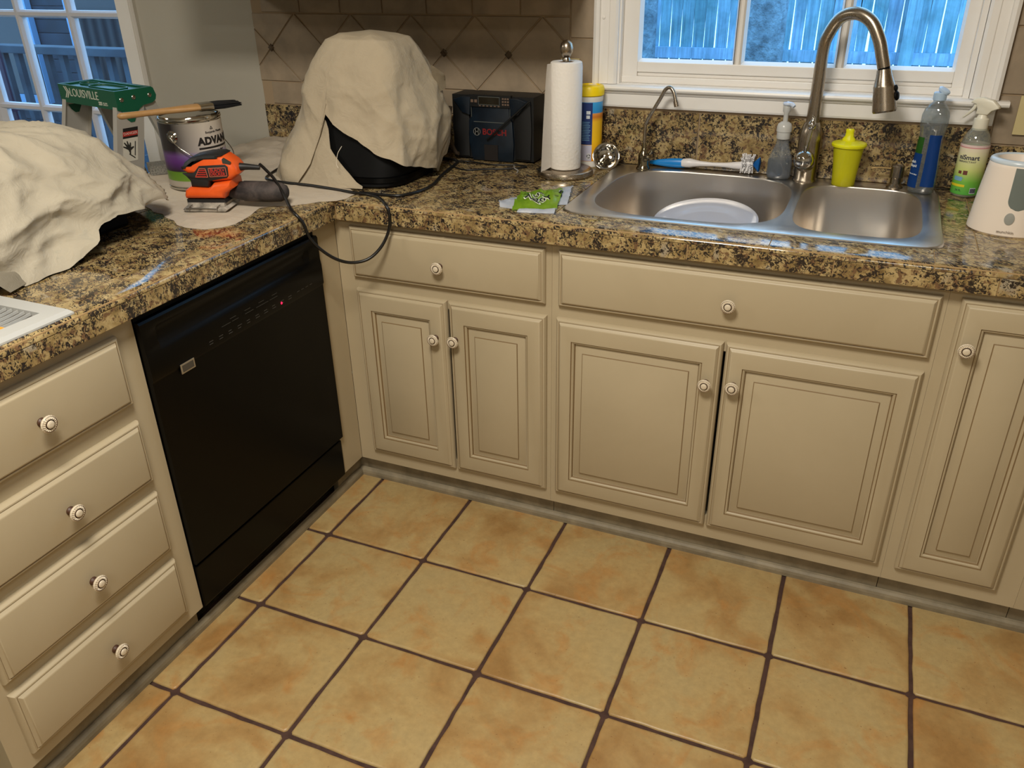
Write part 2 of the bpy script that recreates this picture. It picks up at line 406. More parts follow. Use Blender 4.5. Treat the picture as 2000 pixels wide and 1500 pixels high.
# ---- window over the sink ----
win = thing('window_1', 'white framed window over the sink with three panes across', None, (1.03, YW, 1.10), kind='structure')
def casing(x0, x1, z0, z1, out):   # vertical casing, out=-1 outer edge at x0, +1 at x1
    bm = B(); wdt = x1-x0
    prof = [(0, .0), (0, .026), (.008, .030), (.016, .026), (.018, .019), (wdt*.62, .016), (wdt*.66, .019), (wdt*.9, .017), (wdt, .012), (wdt, 0)]
    pp = [(x0+u if out < 0 else x1-u, YW-d) for u, d in prof]
    rings(bm, [[Vector((x, y, z)) for x, y in pp] for z in (z0, z1)]); return ccw(bm)
obj('casing', casing(.519, .585, 1.108, 2.16, -1), WHITE_TRIM, win, True)
obj('casing', casing(1.482, 1.545, 1.108, 2.16, 1), WHITE_TRIM, win, True)
obj('head_casing', box(B(), .519, 1.545, YW-.026, YW, 2.161, 2.23), WHITE_TRIM, win, True, bevel=.004)
bm = B(); box(bm, .576, .590, YW+.0005, YW+.10, 1.101, 2.10); box(bm, 1.468, 1.481, YW+.0005, YW+.10, 1.101, 2.10); box(bm, .59, 1.468, YW+.001, YW+.10, 2.08, 2.0995); box(bm, .59, 1.468, YW+.001, YW+.11, 1.1005, 1.108)
obj('jamb', bm, WHITE_TRIM, win, True)
bm = B()   # stool with rounded nose
pr = [(YW+.02, 1.092), (YW-.030, 1.092), (YW-.036, 1.095), (YW-.038, 1.0995), (YW-.036, 1.104), (YW-.030, 1.107), (YW+.02, 1.107)]
rings(bm, [[Vector((x, y, z)) for y, z in pr] for x in (.505, 1.570)]); ccw(bm); obj('stool', bm, WHITE_TRIM, win, True)
bm = B(); pr = [(YW, 1.047), (YW-.016, 1.047), (YW-.018, 1.052), (YW-.018, 1.082), (YW-.024, 1.086), (YW-.024, 1.0915), (YW, 1.0915)]
rings(bm, [[Vector((x, y, z)) for y, z in pr] for x in (.519, 1.545)]); ccw(bm); obj('apron', bm, WHITE_TRIM, win, True)
# sash
bm = B(); ys = YW+.028
for a in ((.590, .634, 1.108, 1.60), (1.440, 1.468, 1.108, 1.60)): box(bm, a[0], a[1], ys, ys+.035, a[2], a[3])
box(bm, .634, 1.44, ys, ys+.035, 1.137, 1.164); box(bm, .634, 1.44, ys, ys+.035, 1.56, 1.60)
box(bm, .634, 1.44, ys+.006, ys+.035, 1.126, 1.137); box(bm, .59, 1.468, ys-.004, ys+.03, 1.108, 1.126)
obj('sash', bm, WHITE_TRIM, win, True, bevel=.002)
for x in (.909, 1.170):
    bm = B(); rings(bm, [[Vector((x+u, ys+d, z)) for u, d in ((-.010, .030), (-.010, .012), (-.004, .004), (.004, .004), (.010, .012), (.010, .030))] for z in (1.164, 1.56)]); obj('muntin', ccw(bm), WHITE_TRIM, win, True)
    bm = B(); rings(bm, [[Vector((x+u, ys+d, z)) for u, d in ((-.010, .030), (-.010, .012), (-.004, .004), (.004, .004), (.010, .012), (.010, .030))] for z in (1.62, 2.06)]); obj('muntin', ccw(bm), WHITE_TRIM, win, True)
for a, b2 in ((.634, .899), (.919, 1.160), (1.180, 1.440)):
    bm = B()     # putty bevel round the pane
    q0 = [(a, 1.164), (b2, 1.164), (b2, 1.56), (a, 1.56)]; q1 = [(a+.006, 1.171), (b2-.006, 1.171), (b2-.006, 1.554), (a+.006, 1.554)]
    rings(bm, [[Vector((x, ys+.002, z)) for x, z in q0], [Vector((x, ys+.020, z)) for x, z in q1], [Vector((x, ys+.024, z)) for x, z in q1], [Vector((x, ys+.030, z)) for x, z in q0]], cap0=False, cap1=False); obj('glazing_bead', ccw(bm), WHITE_TRIM, win, True)
    obj('pane', box(B(), a+.002, b2-.002, ys+.0205, ys+.0235, 1.166, 1.558), PANE, win, True)
    obj('pane', box(B(), a+.002, b2-.002, ys+.0205, ys+.0235, 1.622, 2.06), PANE, win, True)
bm = B(); box(bm, .590, .634, ys, ys+.035, 1.6005, 2.08); box(bm, 1.44, 1.468, ys, ys+.035, 1.6005, 2.08); box(bm, .634, 1.44, ys, ys+.035, 1.6005, 1.62); box(bm, .634, 1.44, ys, ys+.035, 2.06, 2.08); obj('upper_sash', bm, WHITE_TRIM, win, True)
bm = B(); lathe(bm, [(.0045, 0), (.0045, .002), (.003, .003)], 14, axis_to((.545, YW-.0175, 1.280), (0, -1, 0))); obj('screw_plug', bm, WHITE_TRIM, win, True, smooth=.6)

# ---- french door in the dining end ----
dr = thing('door_1', 'white french door with a grid of small panes left of the grey wall', None, (-2.0, YW, 0), kind='structure')
bm = B(); box(bm, -1.235, -1.170, YW-.018, YW, 0, 2.13); box(bm, -1.178, -1.170, YW-.024, YW-.018, 0, 2.13); obj('casing', bm, WHITE_TRIM, dr, True, bevel=.002)
bm = B(); box(bm, -2.925, -2.86, YW-.018, YW, 0, 2.13); obj('casing', bm, WHITE_TRIM, dr, True, bevel=.002)
obj('head_casing', box(B(), -2.86, -1.235, YW-.018, YW, 2.06, 2.13), WHITE_TRIM, dr, True, bevel=.002)
xm = [-1.255, -1.520, -1.790, -2.055, -2.32, -2.585, -2.84]; zm = [.235, .577, .919, 1.264, 1.607, 1.95]
bm = B(); yd = YW+.02
for a in ((-1.262, -1.236, .02, 2.06), (-2.859, -2.83, .02, 2.06)): box(bm, a[0], a[1], yd, yd+.04, a[2], a[3])
box(bm, -2.83, -1.262, yd, yd+.04, .0205, .235); box(bm, -2.83, -1.262, yd, yd+.04, 1.95, 2.059); obj('door_leaf', bm, WHITE_TRIM, dr, True, bevel=.002)
for x in xm[1:-1]:
    bm = B(); w2 = .014 if x != -2.055 else .05
    rings(bm, [[Vector((x+u, yd+d, z)) for u, d in ((-w2, .034), (-w2, .014), (-w2*.45, .004), (w2*.45, .004), (w2, .014), (w2, .034))] for z in (.2355, 1.9495)]); obj('muntin', ccw(bm), WHITE_SASH, dr, True)
for z in zm[1:-1]:
    bm = B(); rings(bm, [[Vector((x, yd+d, z+u)) for u, d in ((-.013, .033), (-.013, .014), (-.006, .005), (.006, .005), (.013, .014), (.013, .033))] for x in (-2.829, -1.263)]); obj('muntin', ccw(bm), WHITE_SASH, dr, True)
for a, b2 in zip(xm[1:], xm):
    for c0, c1 in zip(zm, zm[1:]): obj('pane', box(B(), a+.004, b2-.004, yd+.022, yd+.026, c0+.004, c1-.004), PANE, dr, True)

# ---- shoe moulding ----
def shoe(name, pts, label):
    bm = B()
    for (x0, y0, x1, y1, nx, ny) in pts:
        pr = [(0, 0), (.013, 0), (.013, .010), (.011, .017), (.006, .022), (0, .024)]
        rings(bm, [[Vector((x+nx*u, y+ny*u, z)) for u, z in pr] for x, y in ((x0, y0), (x1, y1))])
    ccw(bm); o = obj(name, bm, KICK); tag(o, label, None, None, 'structure')
shoe('trim_1', [(-.025, .026, 2.6, .026, 0, -1)], 'scuffed beige shoe moulding along the foot of the sink cabinets')
shoe('trim_2', [(-.025, -1.20, -.025, .012, 1, 0)], 'scuffed beige shoe moulding along the foot of the dishwasher and drawers')

# ================= CABINETS =================
def panel(plane, a0, a1, z0, z1, prof, back=0.0):
    """profiled front; plane 'S' faces -y at y=0, 'L' faces +x at x=0; prof: (side inset, rail inset, depth, material of the band that ends here)"""
    bm = B(); loops = []; mats = []
    pr = [(0, 0, back, 0)] + prof
    for s, r, d, mi in pr:
        c = [(a0+s, z0+r), (a1-s, z0+r), (a1-s, z1-r), (a0+s, z1-r)]
        loops.append([Vector((a, -d, z)) if plane == 'S' else Vector((d, a, z)) for a, z in c]); mats.append(mi)
    rings(bm, loops, mats[1:]+[0], cap0=False)
    bm.faces.ensure_lookup_table(); bm.faces[-1].material_index = 0
    ccw(bm); return bm
DRAWER = [(0, 0, .0050, 0), (.0010, .0010, .0085, 0), (.0050, .0050, .0128, 0), (.0072, .0072, .0134, 0), (.0082, .0082, .0130, 0), (.0092, .0092, .0125, 1), (.0100, .0100, .0132, 0), (.0135, .0135, .0180, 0), (.0155, .0155, .0194, 0), (.0175, .0175, .0200, 0)]
def DOOR(si=.043, ra=.054):
    e = DRAWER
    f = [(0, .0200, 0), (.0006, .0178, 1), (.0022, .0175, 1), (.0050, .0168, 0), (.0072, .0140, 0), (.0080, .0118, 1), (.0092, .0095, 1), (.0105, .0093, 0), (.0290, .0160, 0), (.0293, .0178, 1), (.0308, .0184, 1), (.0314, .0187, 0)]
    return e + [(si+u, ra+u, d, mi) for u, d, mi in f]
NOISE_ = 0
def knob_mesh():
    bm = B()
    lathe(bm, [(.0085, 0), (.0085, .002), (.0055, .006), (.006, .012), (.0095, .0155)], 40, mats=[2, 2, 2, 2], cap1=False)
    # fluted head
    prof = [(.0095, .0155), (.0150, .0165), (.0164, .0185), (.0162, .0205), (.0150, .0218), (.0140, .0212), (.0120, .0236), (.0094, .0226), (.0092, .0200), (.0076, .0200), (.0074, .0232), (.0066, .0250), (.004, .0260), (.0001, .0262)]
    mt = [0, 0, 0, 0, 1, 0, 0, 1, 1, 1, 0, 0, 0]
    loops = []; seg = 40
    for i, (r, z) in enumerate(prof):
        lp = []
        for j in range(seg):
            a = 2*pi*j/seg; zz = z; rr = r
            if i == 6: zz -= .0028*(j % 2)
            if i in (2, 3, 4): rr *= 1-.02*(j % 2)
            lp.append(Vector((rr*cos(a), rr*sin(a), zz)))
        loops.append(lp)
    rings(bm, loops, mt, cap0=False); 
    me = bpy.data.meshes.new('knob'); bm.to_mesh(me); bm.free()
    for mt in (KNOBW, plain('knob_crevice_brown', (84, 56, 32), .6), plain('knob_stem_brown', (70, 42, 24), .5)): me.materials.append(mt)
    return me
KNOBW = plain('knob_ivory', (208, 194, 170), .35)
KM = knob_mesh()
def knob(loc, plane, parent, tilt=(0, 0)):
    o = bpy.data.objects.new('knob', KM); link(o, parent)
    o.matrix_local = axis_to(Vector(loc)-ORG[parent.name], (tilt[0], -1, tilt[1]) if plane == 'S' else (1, tilt[0], tilt[1]))
    return o
TOPZ = .834; BOTZ = .0765
def face_frame(plane, a0, a1, holes, mat=None):
    bm = B(); xs = sorted({a0, a1, *[h[0] for h in holes], *[h[1] for h in holes]}); zs = sorted({BOTZ, TOPZ, *[h[2] for h in holes], *[h[3] for h in holes]})
    for i in range(len(xs)-1):
        for j in range(len(zs)-1):
            cx, cz = (xs[i]+xs[i+1])/2, (zs[j]+zs[j+1])/2
            if not any(h[0] < cx < h[1] and h[2] < cz < h[3] for h in holes):
                if plane == 'S': box(bm, xs[i], xs[i+1], 0, .02, zs[j], zs[j+1])
                else: box(bm, -.02, 0, xs[i], xs[i+1], zs[j], zs[j+1])
    bmesh.ops.remove_doubles(bm, verts=bm.verts, dist=1e-5); return bm
def cabinet(name, label, plane, a0, a1, depth, group=None):
    loc = ((a0+a1)/2, depth/2, 0) if plane == 'S' else (-depth/2, (a0+a1)/2, 0)
    t = thing(name, label, 'cabinet', loc, 0, group)
    bm = B()
    e = .0008
    if plane == 'S':
        for q in ((a0+e, a0+.018, .021, depth, BOTZ, TOPZ), (a1-.018, a1-e, .021, depth, BOTZ, TOPZ), (a0+.018, a1-.018, .021, depth, BOTZ, BOTZ+.018), (a0+.018, a1-.018, depth-.01, depth, BOTZ+.018, TOPZ)): box(bm, *q)
    else:
        for q in ((-depth, -.021, a0+e, a0+.018, BOTZ, TOPZ), (-depth, -.021, a1-.018, a1-e, BOTZ, TOPZ), (-depth, -.021, a0+.018, a1-.018, BOTZ, BOTZ+.018), (-depth, -depth+.01, a0+.018, a1-.018, BOTZ+.018, TOPZ)): box(bm, *q)
    obj('carcass', bm, PAINT, t, True)
    bm = B()
    if plane == 'S': box(bm, a0+e, a1-e, .0275, .045, 0, BOTZ-.0005)
    else: box(bm, -.045, -.0265, a0+e, a1-e, 0, BOTZ-.0005)
    obj('toe_kick', bm, KICK, t, True)
    return t
def front(kind, plane, a0, a1, z0, z1, parent, prof, knobs=(), label=None):
    o = obj(kind, panel(plane, a0, a1, z0, z1, prof), [PAINT, GLAZE], parent, True, smooth=.5)
    if label: o['label'] = label
    for (a, z) in knobs: knob((a, -.020, z) if plane == 'S' else (.020, a, z), plane, o)
    return o
zt, zdb, zdt, zb = .8139, .6714, .6397, .1189
c1 = cabinet('base_cabinet', 'narrow two-door base cabinet with one drawer in the inside corner, right of the dishwasher', 'S', 0.0, .618, .58)
obj('face_frame', face_frame('S', 0.0008, .6178, [(.075, .585, .695, .79), (.075, .585, .145, .615)]), PAINT, c1, True)
front('drawer', 'S', .0495, .6027, zdb, zt, c1, DRAWER, [(.320, .738)])
front('door', 'S', .0525, .3275, zb, zdt, c1, DOOR(.047, .056), [(.296, .535)])
front('door', 'S', .3330, .6066, zb, zdt, c1, DOOR(.047, .056), [(.354, .538)])
c2 = cabinet('base_cabinet', 'wide sink base cabinet with a false drawer front above two raised-panel doors', 'S', .618, 1.478, .58)
obj('face_frame', face_frame('S', .6182, 1.4778, [(.67, 1.43, .145, .615)]), PAINT, c2, True)
front('false_drawer', 'S', .637, 1.467, zdb, zt, c2, DRAWER, [(1.048, .741)])
front('door', 'S', .633, 1.0443, zb, zdt, c2, DOOR(), [(1.014, .536)])
front('door', 'S', 1.0500, 1.4652, zb, zdt, c2, DOOR(), [(1.077, .540)])
c3 = cabinet('base_cabinet', 'slim full-height one-door base cabinet right of the sink base', 'S', 1.478, 1.765, .58)
obj('face_frame', face_frame('S', 1.4782, 1.7648, [(1.52, 1.70, .145, .79)]), PAINT, c3, True)
front('door', 'S', 1.5015, 1.720, zb, zt, c3, DOOR(.045, .056), [(1.528, .714)])
c4 = cabinet('base_cabinet', 'plain base cabinet at the far right of the sink run, beside the slim one', 'S', 1.765, 2.6, .58)
obj('face_frame', face_frame('S', 1.7652, 2.6, [(1.84, 2.56, .145, .79)]), PAINT, c4, True)
front('door', 'S', 1.81, 2.19, zb, zt, c4, DOOR(), [(2.16, .714)]); front('door', 'S', 2.196, 2.58, zb, zt, c4, DOOR(), [(2.23, .714)])
# left run: four drawers
c5 = cabinet('drawer_cabinet', 'four-drawer base cabinet left of the black dishwasher', 'L', -1.2085, -.7065, .60)
obj('face_frame', face_frame('L', -1.2083, -.7067, [(-1.15, -.77, .68, .79), (-1.15, -.77, .49, .60), (-1.15, -.77, .32, .43), (-1.15, -.77, .13, .24)]), PAINT, c5, True)
for z0, z1, kz in ((.6575, .8062, .729), (.474, .6186, .538), (.2919, .4448, .369), (.1102, .2633, .188)):
    front('drawer', 'L', -1.1705, -.7552, z0, z1, c5, DRAWER, [(-.959, kz)])
fl = thing('corner_filler', 'plain cream filler panel between the dishwasher and the inside corner', 'panel', (-.01, -.05, 0))
bm = B(); box(bm, -.02, 0, -.0995, -.0006, BOTZ, TOPZ); box(bm, -.6, -.021, -.0995, -.088, BOTZ, TOPZ); obj('stile', bm, PAINT, fl, True)
obj('toe_kick', box(box(B(), -.045, -.0265, -.0995, .045, 0, BOTZ-.0005), -.0264, .0005, .0275, .045, 0, BOTZ-.0005), KICK, fl, True)
en = thing('back_panel', 'cream back panel closing the dining side of the peninsula', 'panel', (-.63, -.35, 0))
obj('board', box(B(), -.64, -.622, -1.2085, .58, 0, TOPZ), PAINT, en, True)

# ---- dishwasher ----
dw = thing('dishwasher', 'black built-in dishwasher with a small red light on its control strip', 'dishwasher', (-.28, -.402, 0))
y0, y1 = -.7050, -.1000
obj('tub', box(B(), -.58, -.004, y0+.004, y1-.004, .08, .826), BLACK_MAT, dw, True)
obj('top_gasket', box(B(), -.003, .0015, y0+.001, y1-.001, .812, .833), BLACK_MAT, dw, True)
bm = B()   # door: pocket handle and a bulged control strip above a flat panel
pf = [(.0, .205), (.010, .205), (.0135, .209), (.0135, .676), (.0145, .680), (.017, .684), (.017, .734), (.016, .740), (.010, .748), (.004, .760), (.004, .772), (.009, .788), (.0140, .797), (.0145, .801), (.0145, .806), (.011, .8105), (0, .8105)]
pocket = [(y0+.045), (y1-.045)]
def dwl(y, flat=False): return [Vector((x if not (flat and .74 < z < .79) else .0145, y, z)) for x, z in pf]
rings(bm, [dwl(y0+.001, True), dwl(y0+.038, True), dwl(y0+.046), dwl(y1-.055), dwl(y1-.045, True), dwl(y1-.001, True)]); ccw(bm)
obj('door', bm, BLACK_GLOSS, dw, True, smooth=.6)
obj('kick_panel', box(B(), -.02, .006, y0+.001, y1-.001, .0775, .196), BLACK_GLOSS, dw, True, bevel=.003)
LG = plain('panel_print_grey', (62, 60, 56), .5)
bd = obj('badge', box(B(), .0172, .0190, -.629, -.588, .6645, .6865), plain('badge_silver', (186, 176, 156), .3, .8), dw, True, bevel=.0012)
obj('badge_plate', box(B(), .0191, .0194, -.625, -.592, .668, .683), plain('badge_dark', (70, 64, 54), .5), bd, True)
bm = B(); rr = random.Random(3)
for k in range(10):
    y = -.535+k*.0315
    for dz in (0, .006): box(bm, .0171, .0173, y, y+rr.uniform(.010, .015), .692+dz, .6935+dz)
for k in range(4): y = -.205+k*.018; box(bm, .0171, .0173, y-.01, y, .698, .6993)
for y, l in ((-.49, .03), (-.455, .022), (-.41, .03), (-.37, .045), (-.32, .03)): box(bm, .0171, .0173, y, y+l, .716, .717)
for k in range(4): box(bm, .0171, .0173, -.46+k*.05, -.44+k*.05, .724, .725)
obj('control_print', bm, LG, dw, True)['kind'] = 'stuff'
m, nt, b = base('red_led', srgb(255, 40, 80), .3); b.inputs['Emission Color'].default_value = srgb(255, 20, 70); b.inputs['Emission Strength'].default_value = 2.2
obj('indicator_light', lathe(B(), [(.003, 0), (.003, .0008), (.0015, .0014)], 12, axis_to((.0168, -.279, .6935), (1, 0, 0))), m, dw, True)

# ---- upper cabinet ----
uc = thing('wall_cabinet', 'cream wall cabinet whose bottom edge shows at the top of the picture', 'cabinet', (-.01, .43, 1.336))
obj('carcass', box(B(), -.668, .498, .301, .597, 1.360, 2.12), PAINT, uc, True)
bm = B(); box(bm, -.668, .498, .28, .30, 1.340, 2.12); obj('face_frame', bm, PAINT, uc, True)
uc.location.z = 1.336
for a, b2 in ((-.64, -.27), (-.264, .10), (.106, .47)):
    o = panel('S', a, b2, 1.37, 2.09, DOOR()); bmesh.ops.translate(o, verts=o.verts, vec=(0, .2797, 0)); obj('door', o, [PAINT, GLAZE], uc, True)

# ================= COUNTERTOP =================
ct = thing('countertop', 'L-shaped countertop of polished brown and gold granite tiles', 'countertop', (0, 0, TOPZ))
SX0, SX1, SY0, SY1 = .632, 1.432, .092, .572
ZC = .885
def slabbox(x0, x1, y0, y1, z0, z1, nm='granite_tile', mat=GRANITE, bv=.0012): obj(nm, box(B(), x0, x1, y0, y1, z0, z1), mat, ct, True, bevel=bv)
# substrate with the sink cut-out, its top is the grout level
bm = B(); zs = ZC-.0022
for q in ((-.66, SX0, .058, .597), (SX1, 2.6, .058, .597), (SX0, SX1, .058, SY0), (SX0, SX1, SY1, .597), (-.66, -.06, -1.235, .058), (-.06, 2.6, -.0275, .058), (-.06, .0275, -1.235, -.0275)):
    box(bm, q[0], q[1], q[2], q[3], ZC-.030, zs)
for q in ((.0275, 2.6, -.0275, -.0145), (.0145, .0275, -1.235, -.0275)): box(bm, q[0], q[1], q[2], q[3], TOPZ+.0015, ZC-.030)
obj('grout_bed', bm, GROUT_TAN, ct, True)
g = .0012
def sub(q, h):
    x0, x1, y0, y1 = q; a0, a1, b0, b1 = h
    if x1 <= a0 or x0 >= a1 or y1 <= b0 or y0 >= b1: return [q]
    out = []
    if x0 < a0: out.append((x0, a0, y0, y1))
    if x1 > a1: out.append((a1, x1, y0, y1))
    xa, xb2 = max(x0, a0), min(x1, a1)
    if y0 < b0: out.append((xa, xb2, y0, b0))
    if y1 > b1: out.append((xa, xb2, b1, y1))
    return out
xs = [-.66, -.365, -.06, .300, .605, .91, 1.215, 1.52, 1.825, 2.13, 2.435, 2.6]
for x0, x1 in zip(xs, xs[1:]):
    for ya, yb in ((.060, .365), (.365, .597)):
        for q in sub((x0, x1, ya, yb), (SX0, SX1, SY0, SY1)):
            if q[1]-q[0] > .006 and q[3]-q[2] > .006: slabbox(q[0]+g, q[1]-g, q[2]+g, q[3]-g, ZC-.0095, ZC)
ysl = [.060, -.265, -.570, -.875, -1.18, -1.235]
for y1_, y0_ in zip(ysl, ysl[1:]):
    for xa, xb2 in ((-.66, -.365), (-.365, -.06)): slabbox(xa+g, xb2-g, y0_+g, y1_-g, ZC-.0095, ZC)
# bullnose strips and front edge tiles
BN = [(0, .885), (.077, .885), (.084, .8835), (.0885, .8795), (.090, .8745), (.090, .8722), (.078, .8722), (.078, .8755), (0, .8755)]
def bull(kind, a0, a1):
    bm = B()
    rings(bm, [[Vector((a, .060-u, z)) if kind == 'S' else Vector((-.060+u, a, z)) for u, z in BN] for a in (a0+g, a1-g)]); ccw(bm)
    obj('bullnose_tile', bm, GRANITE, ct, True, smooth=.6)
bx = [-.058, .195, .455, .717, 1.116, 1.436, 1.74, 2.05, 2.35, 2.6]
bx[0] = .03
for a, b2 in zip(bx, bx[1:]): bull('S', a, b2)
by = [-.03, -.30, -.57, -.835, -1.0, -1.235]
for b2, a in zip(by, by[1:]): bull('L', a, b2)
slabbox(-.06+g, .03-g, -.03+g, .060-g, ZC-.0095, ZC, 'corner_tile')
fx = [.030, .335, .640, .945, 1.250, 1.555, 1.86, 2.165, 2.47, 2.6]
for a, b2 in zip(fx, fx[1:]): slabbox(a+g, b2-g, -.030, -.0205, TOPZ, .8706, 'edge_tile')
fy = [-.030, -.335, -.630, -.930, -1.235]
for b2, a in zip(fy, fy[1:]): slabbox(.0205, .030, a+g, b2-g, TOPZ, .8706, 'edge_tile')
slabbox(-.6605, -.6605-.009, -1.235, .597, TOPZ+.002, ZC-.001, 'edge_tile')

# ================= SINK =================
sk = thing('sink', 'brushed steel double bowl sink set in the granite counter', 'sink', (1.03, .33, ZC))
def sup(cx, cy, a, b2, n, z, k=64):
    o = []
    for i in range(k):
        t = 2*pi*i/k; c, s = cos(t), sin(t)
        o.append(Vector((cx + a*math.copysign(abs(c)**(2/n), c), cy + b2*math.copysign(abs(s)**(2/n), s), z)))
    return o
ZS = .8885
bm = B()
outer = sup(1.032, .328, .420, .262, 16, ZS); LB = (.884, .322, .232, .228, 3.6); RB = (1.277, .317, .139, .212, 4.4)
def ringe(pts):
    vs = [bm.verts.new(p) for p in pts]; return vs, [bm.edges.new((vs[i], vs[(i+1) % len(vs)])) for i in range(len(vs))]
ov, oe = ringe(sup(1.032, .328, .419, .261, 16, ZS)); lv, le = ringe(sup(*LB[:2], LB[2]+.003, LB[3]+.003, LB[4], ZS)); rv, re_ = ringe(sup(*RB[:2], RB[2]+.003, RB[3]+.003, RB[4], ZS))
bmesh.ops.triangle_fill(bm, use_beauty=True, use_dissolve=False, edges=oe+le+re_)
def skirt(vs, pts):
    nv = [bm.verts.new(p) for p in pts]
    for i in range(len(vs)): k = (i+1) % len(vs); bm.faces.new((vs[i], vs[k], nv[k], nv[i]))
    return nv
a_ = skirt(ov, sup(1.032, .328, .423, .265, 16, ZS-.0008)); skirt(a_, sup(1.032, .328, .4255, .2675, 16, ZC+.0003))
a_ = skirt(lv, sup(*LB[:2], LB[2]+.0008, LB[3]+.0008, LB[4], ZS-.0007)); skirt(a_, sup(*LB, ZS-.003))
a_ = skirt(rv, sup(*RB[:2], RB[2]+.0008, RB[3]+.0008, RB[4], ZS-.0007)); skirt(a_, sup(*RB, ZS-.003))
ccw(bm)
for f in bm.faces:
    if abs(f.normal.z) > .9 and f.normal.z < 0: f.normal_flip()
obj('deck', bm, STEEL, sk, True, smooth=.5)
for (cx, cy, a, b2, n), dep in ((LB, .205), (RB, .165)):
    bm = B(); L = [sup(cx, cy, a, b2, n, ZS-.003)]
    for t in range(1, 7): L.append(sup(cx, cy, a-.004*t/6-.001, b2-.004*t/6-.001, n, ZS-.003-(dep-.045)*t/6))
    for t in range(1, 9):
        an = t/8*pi/2; L.append(sup(cx, cy, a-.005-.045*(1-cos(an)), b2-.005-.045*(1-cos(an)), n, ZS-.003-(dep-.045)-.045*sin(an)))
    L.append(sup(cx, cy, .05, .05, 2, ZS-.005-dep)); rings(bm, L, cap0=False)
    bowl = obj('bowl', bm, STEEL_BOWL, sk, True, smooth=1.2)
    bm = B(); lathe(bm, [(.043, 0), (.043, .003), (.036, .003), (.03, -.001), (.001, -.001)], 32, Matrix.Translation((cx, cy, ZS-.0045-dep)), cap0=False); obj('drain', bm, CHROME, bowl, True, smooth=.6)

# main faucet
fb = Vector((1.130, .556, ZS))
fc = thing('faucet', 'tall brushed nickel gooseneck kitchen faucet with pull-down spray head', 'faucet', fb)
bm = B(); lathe(bm, [(.031, 0), (.031, .006), (.0285, .009), (.0285, .100), (.0290, .118), (.0270, .132), (.0210, .146), (.0175, .152)], 40); obj('base', bm, NICKEL, fc, smooth=.7)
bm = B(); pts = [(0, 0, .15), (0, -.001, .25), (.0, -.003, .322), (.006, -.008, .360), (.030, -.022, .401), (.066, -.040, .413), (.101, -.055, .397), (.125, -.066, .360), (.139, -.072, .322), (.147, -.075, .298)]
tube(bm, pts, [.0165, .0155, .0148, .0148, .0148, .0148, .0148, .0148, .0148, .0148], 28, 0, 8); obj('gooseneck', bm, NICKEL, fc, smooth=1.2)
d_ = Vector((.10, -.06, -.52)).normalized(); hd = Vector((.147, -.075, .298)); bm = B()
lathe(bm, [(.0135, -.002), (.0135, .006)], 28, axis_to(hd, d_)); obj('joint_ring', bm, BLACK_MAT, fc, smooth=.6)
bm = B(); lathe(bm, [(.0158, .004), (.0180, .018), (.0238, .040), (.0246, .042), (.0246, .045), (.0272, .085), (.0276, .098), (.0255, .102), (.0228, .100), (.0220, .098)], 36, axis_to(hd, d_), mats=[0, 0, 0, 0, 0, 0, 0, 1, 1]); sp = obj('spray_head', bm, [NICKEL, BLACK_MAT], fc, smooth=.5)
M = axis_to(hd+d_*.066+Vector((.0262, -.003, .004)), (.95, -.25, .2)); bm = B(); lathe(bm, [(.011, -.004), (.011, .002), (.008, .005), (.003, .006)], 20, M, sx=1, sy=1); M = axis_to(hd+d_*.049+Vector((.0240, -.003, .004)), (.95, -.25, .2)); lathe(bm, [(.008, -.004), (.008, .003), (.004, .005)], 16, M); obj('spray_button', bm, BLACK_MAT, sp, smooth=.7)
bm = B(); lathe(bm, [(.0255, -.002), (.026, .010), (.0262, .03), (.0245, .042), (.019, .052), (.010, .058), (.001, .060)], 32, axis_to((-.002, -.030, .055), (-.05, -.85, .35))); obj('handle_hub', bm, CHROME, fc, smooth=1.2)
bm = B(); tube(bm, [(-.004, -.066, .080), (-.002, -.070, .105), (.003, -.068, .145)], [.0065, .0058, .0055], 14, 0, 4); lathe(bm, [(.001, -.013), (.008, -.010), (.0105, -.002), (.009, .006), (.005, .011), (.0042, .022), (.001, .0225)], 20, axis_to((.004, -.067, .156), (.08, .05, 1))); obj('lever', bm, CHROME, fc, smooth=.9)

# filtered-water tap
ro = thing('water_filter_tap', 'slim bent nickel filtered-water tap at the left back of the sink', 'tap', (.690, .547, ZS))
bm = B(); lathe(bm, [(.0195, 0), (.0195, .003), (.0165, .007), (.0145, .012), (.0150, .030), (.0145, .040), (.0115, .046), (.008, .052), (.0055, .072)], 30); obj('base', bm, DKCHROME, ro, smooth=.7)
bm = B(); lathe(bm, [(.010, 0), (.010, .014), (.0065, .018)], 20, axis_to((.006, -.006, .034), (.85, -.4, .15))); lathe(bm, [(.0045, 0), (.0045, .012), (.001, .013)], 14, axis_to((.020, -.012, .046), (.5, -.2, .8))); obj('valve_lever', bm, DKCHROME, ro, smooth=.6)
bm = B(); tube(bm, [(0, 0, .068), (0, 0, .112), (.004, 0, .132), (.040, -.008, .196), (.052, -.012, .218), (.066, -.018, .226), (.078, -.022, .215), (.086, -.026, .192)], .0050, 16, 0, 6); tube(bm, [(.0855, -.0258, .193), (.090, -.028, .179)], .0066, 16); obj('spout', bm, NICKEL, ro, smooth=1.2)

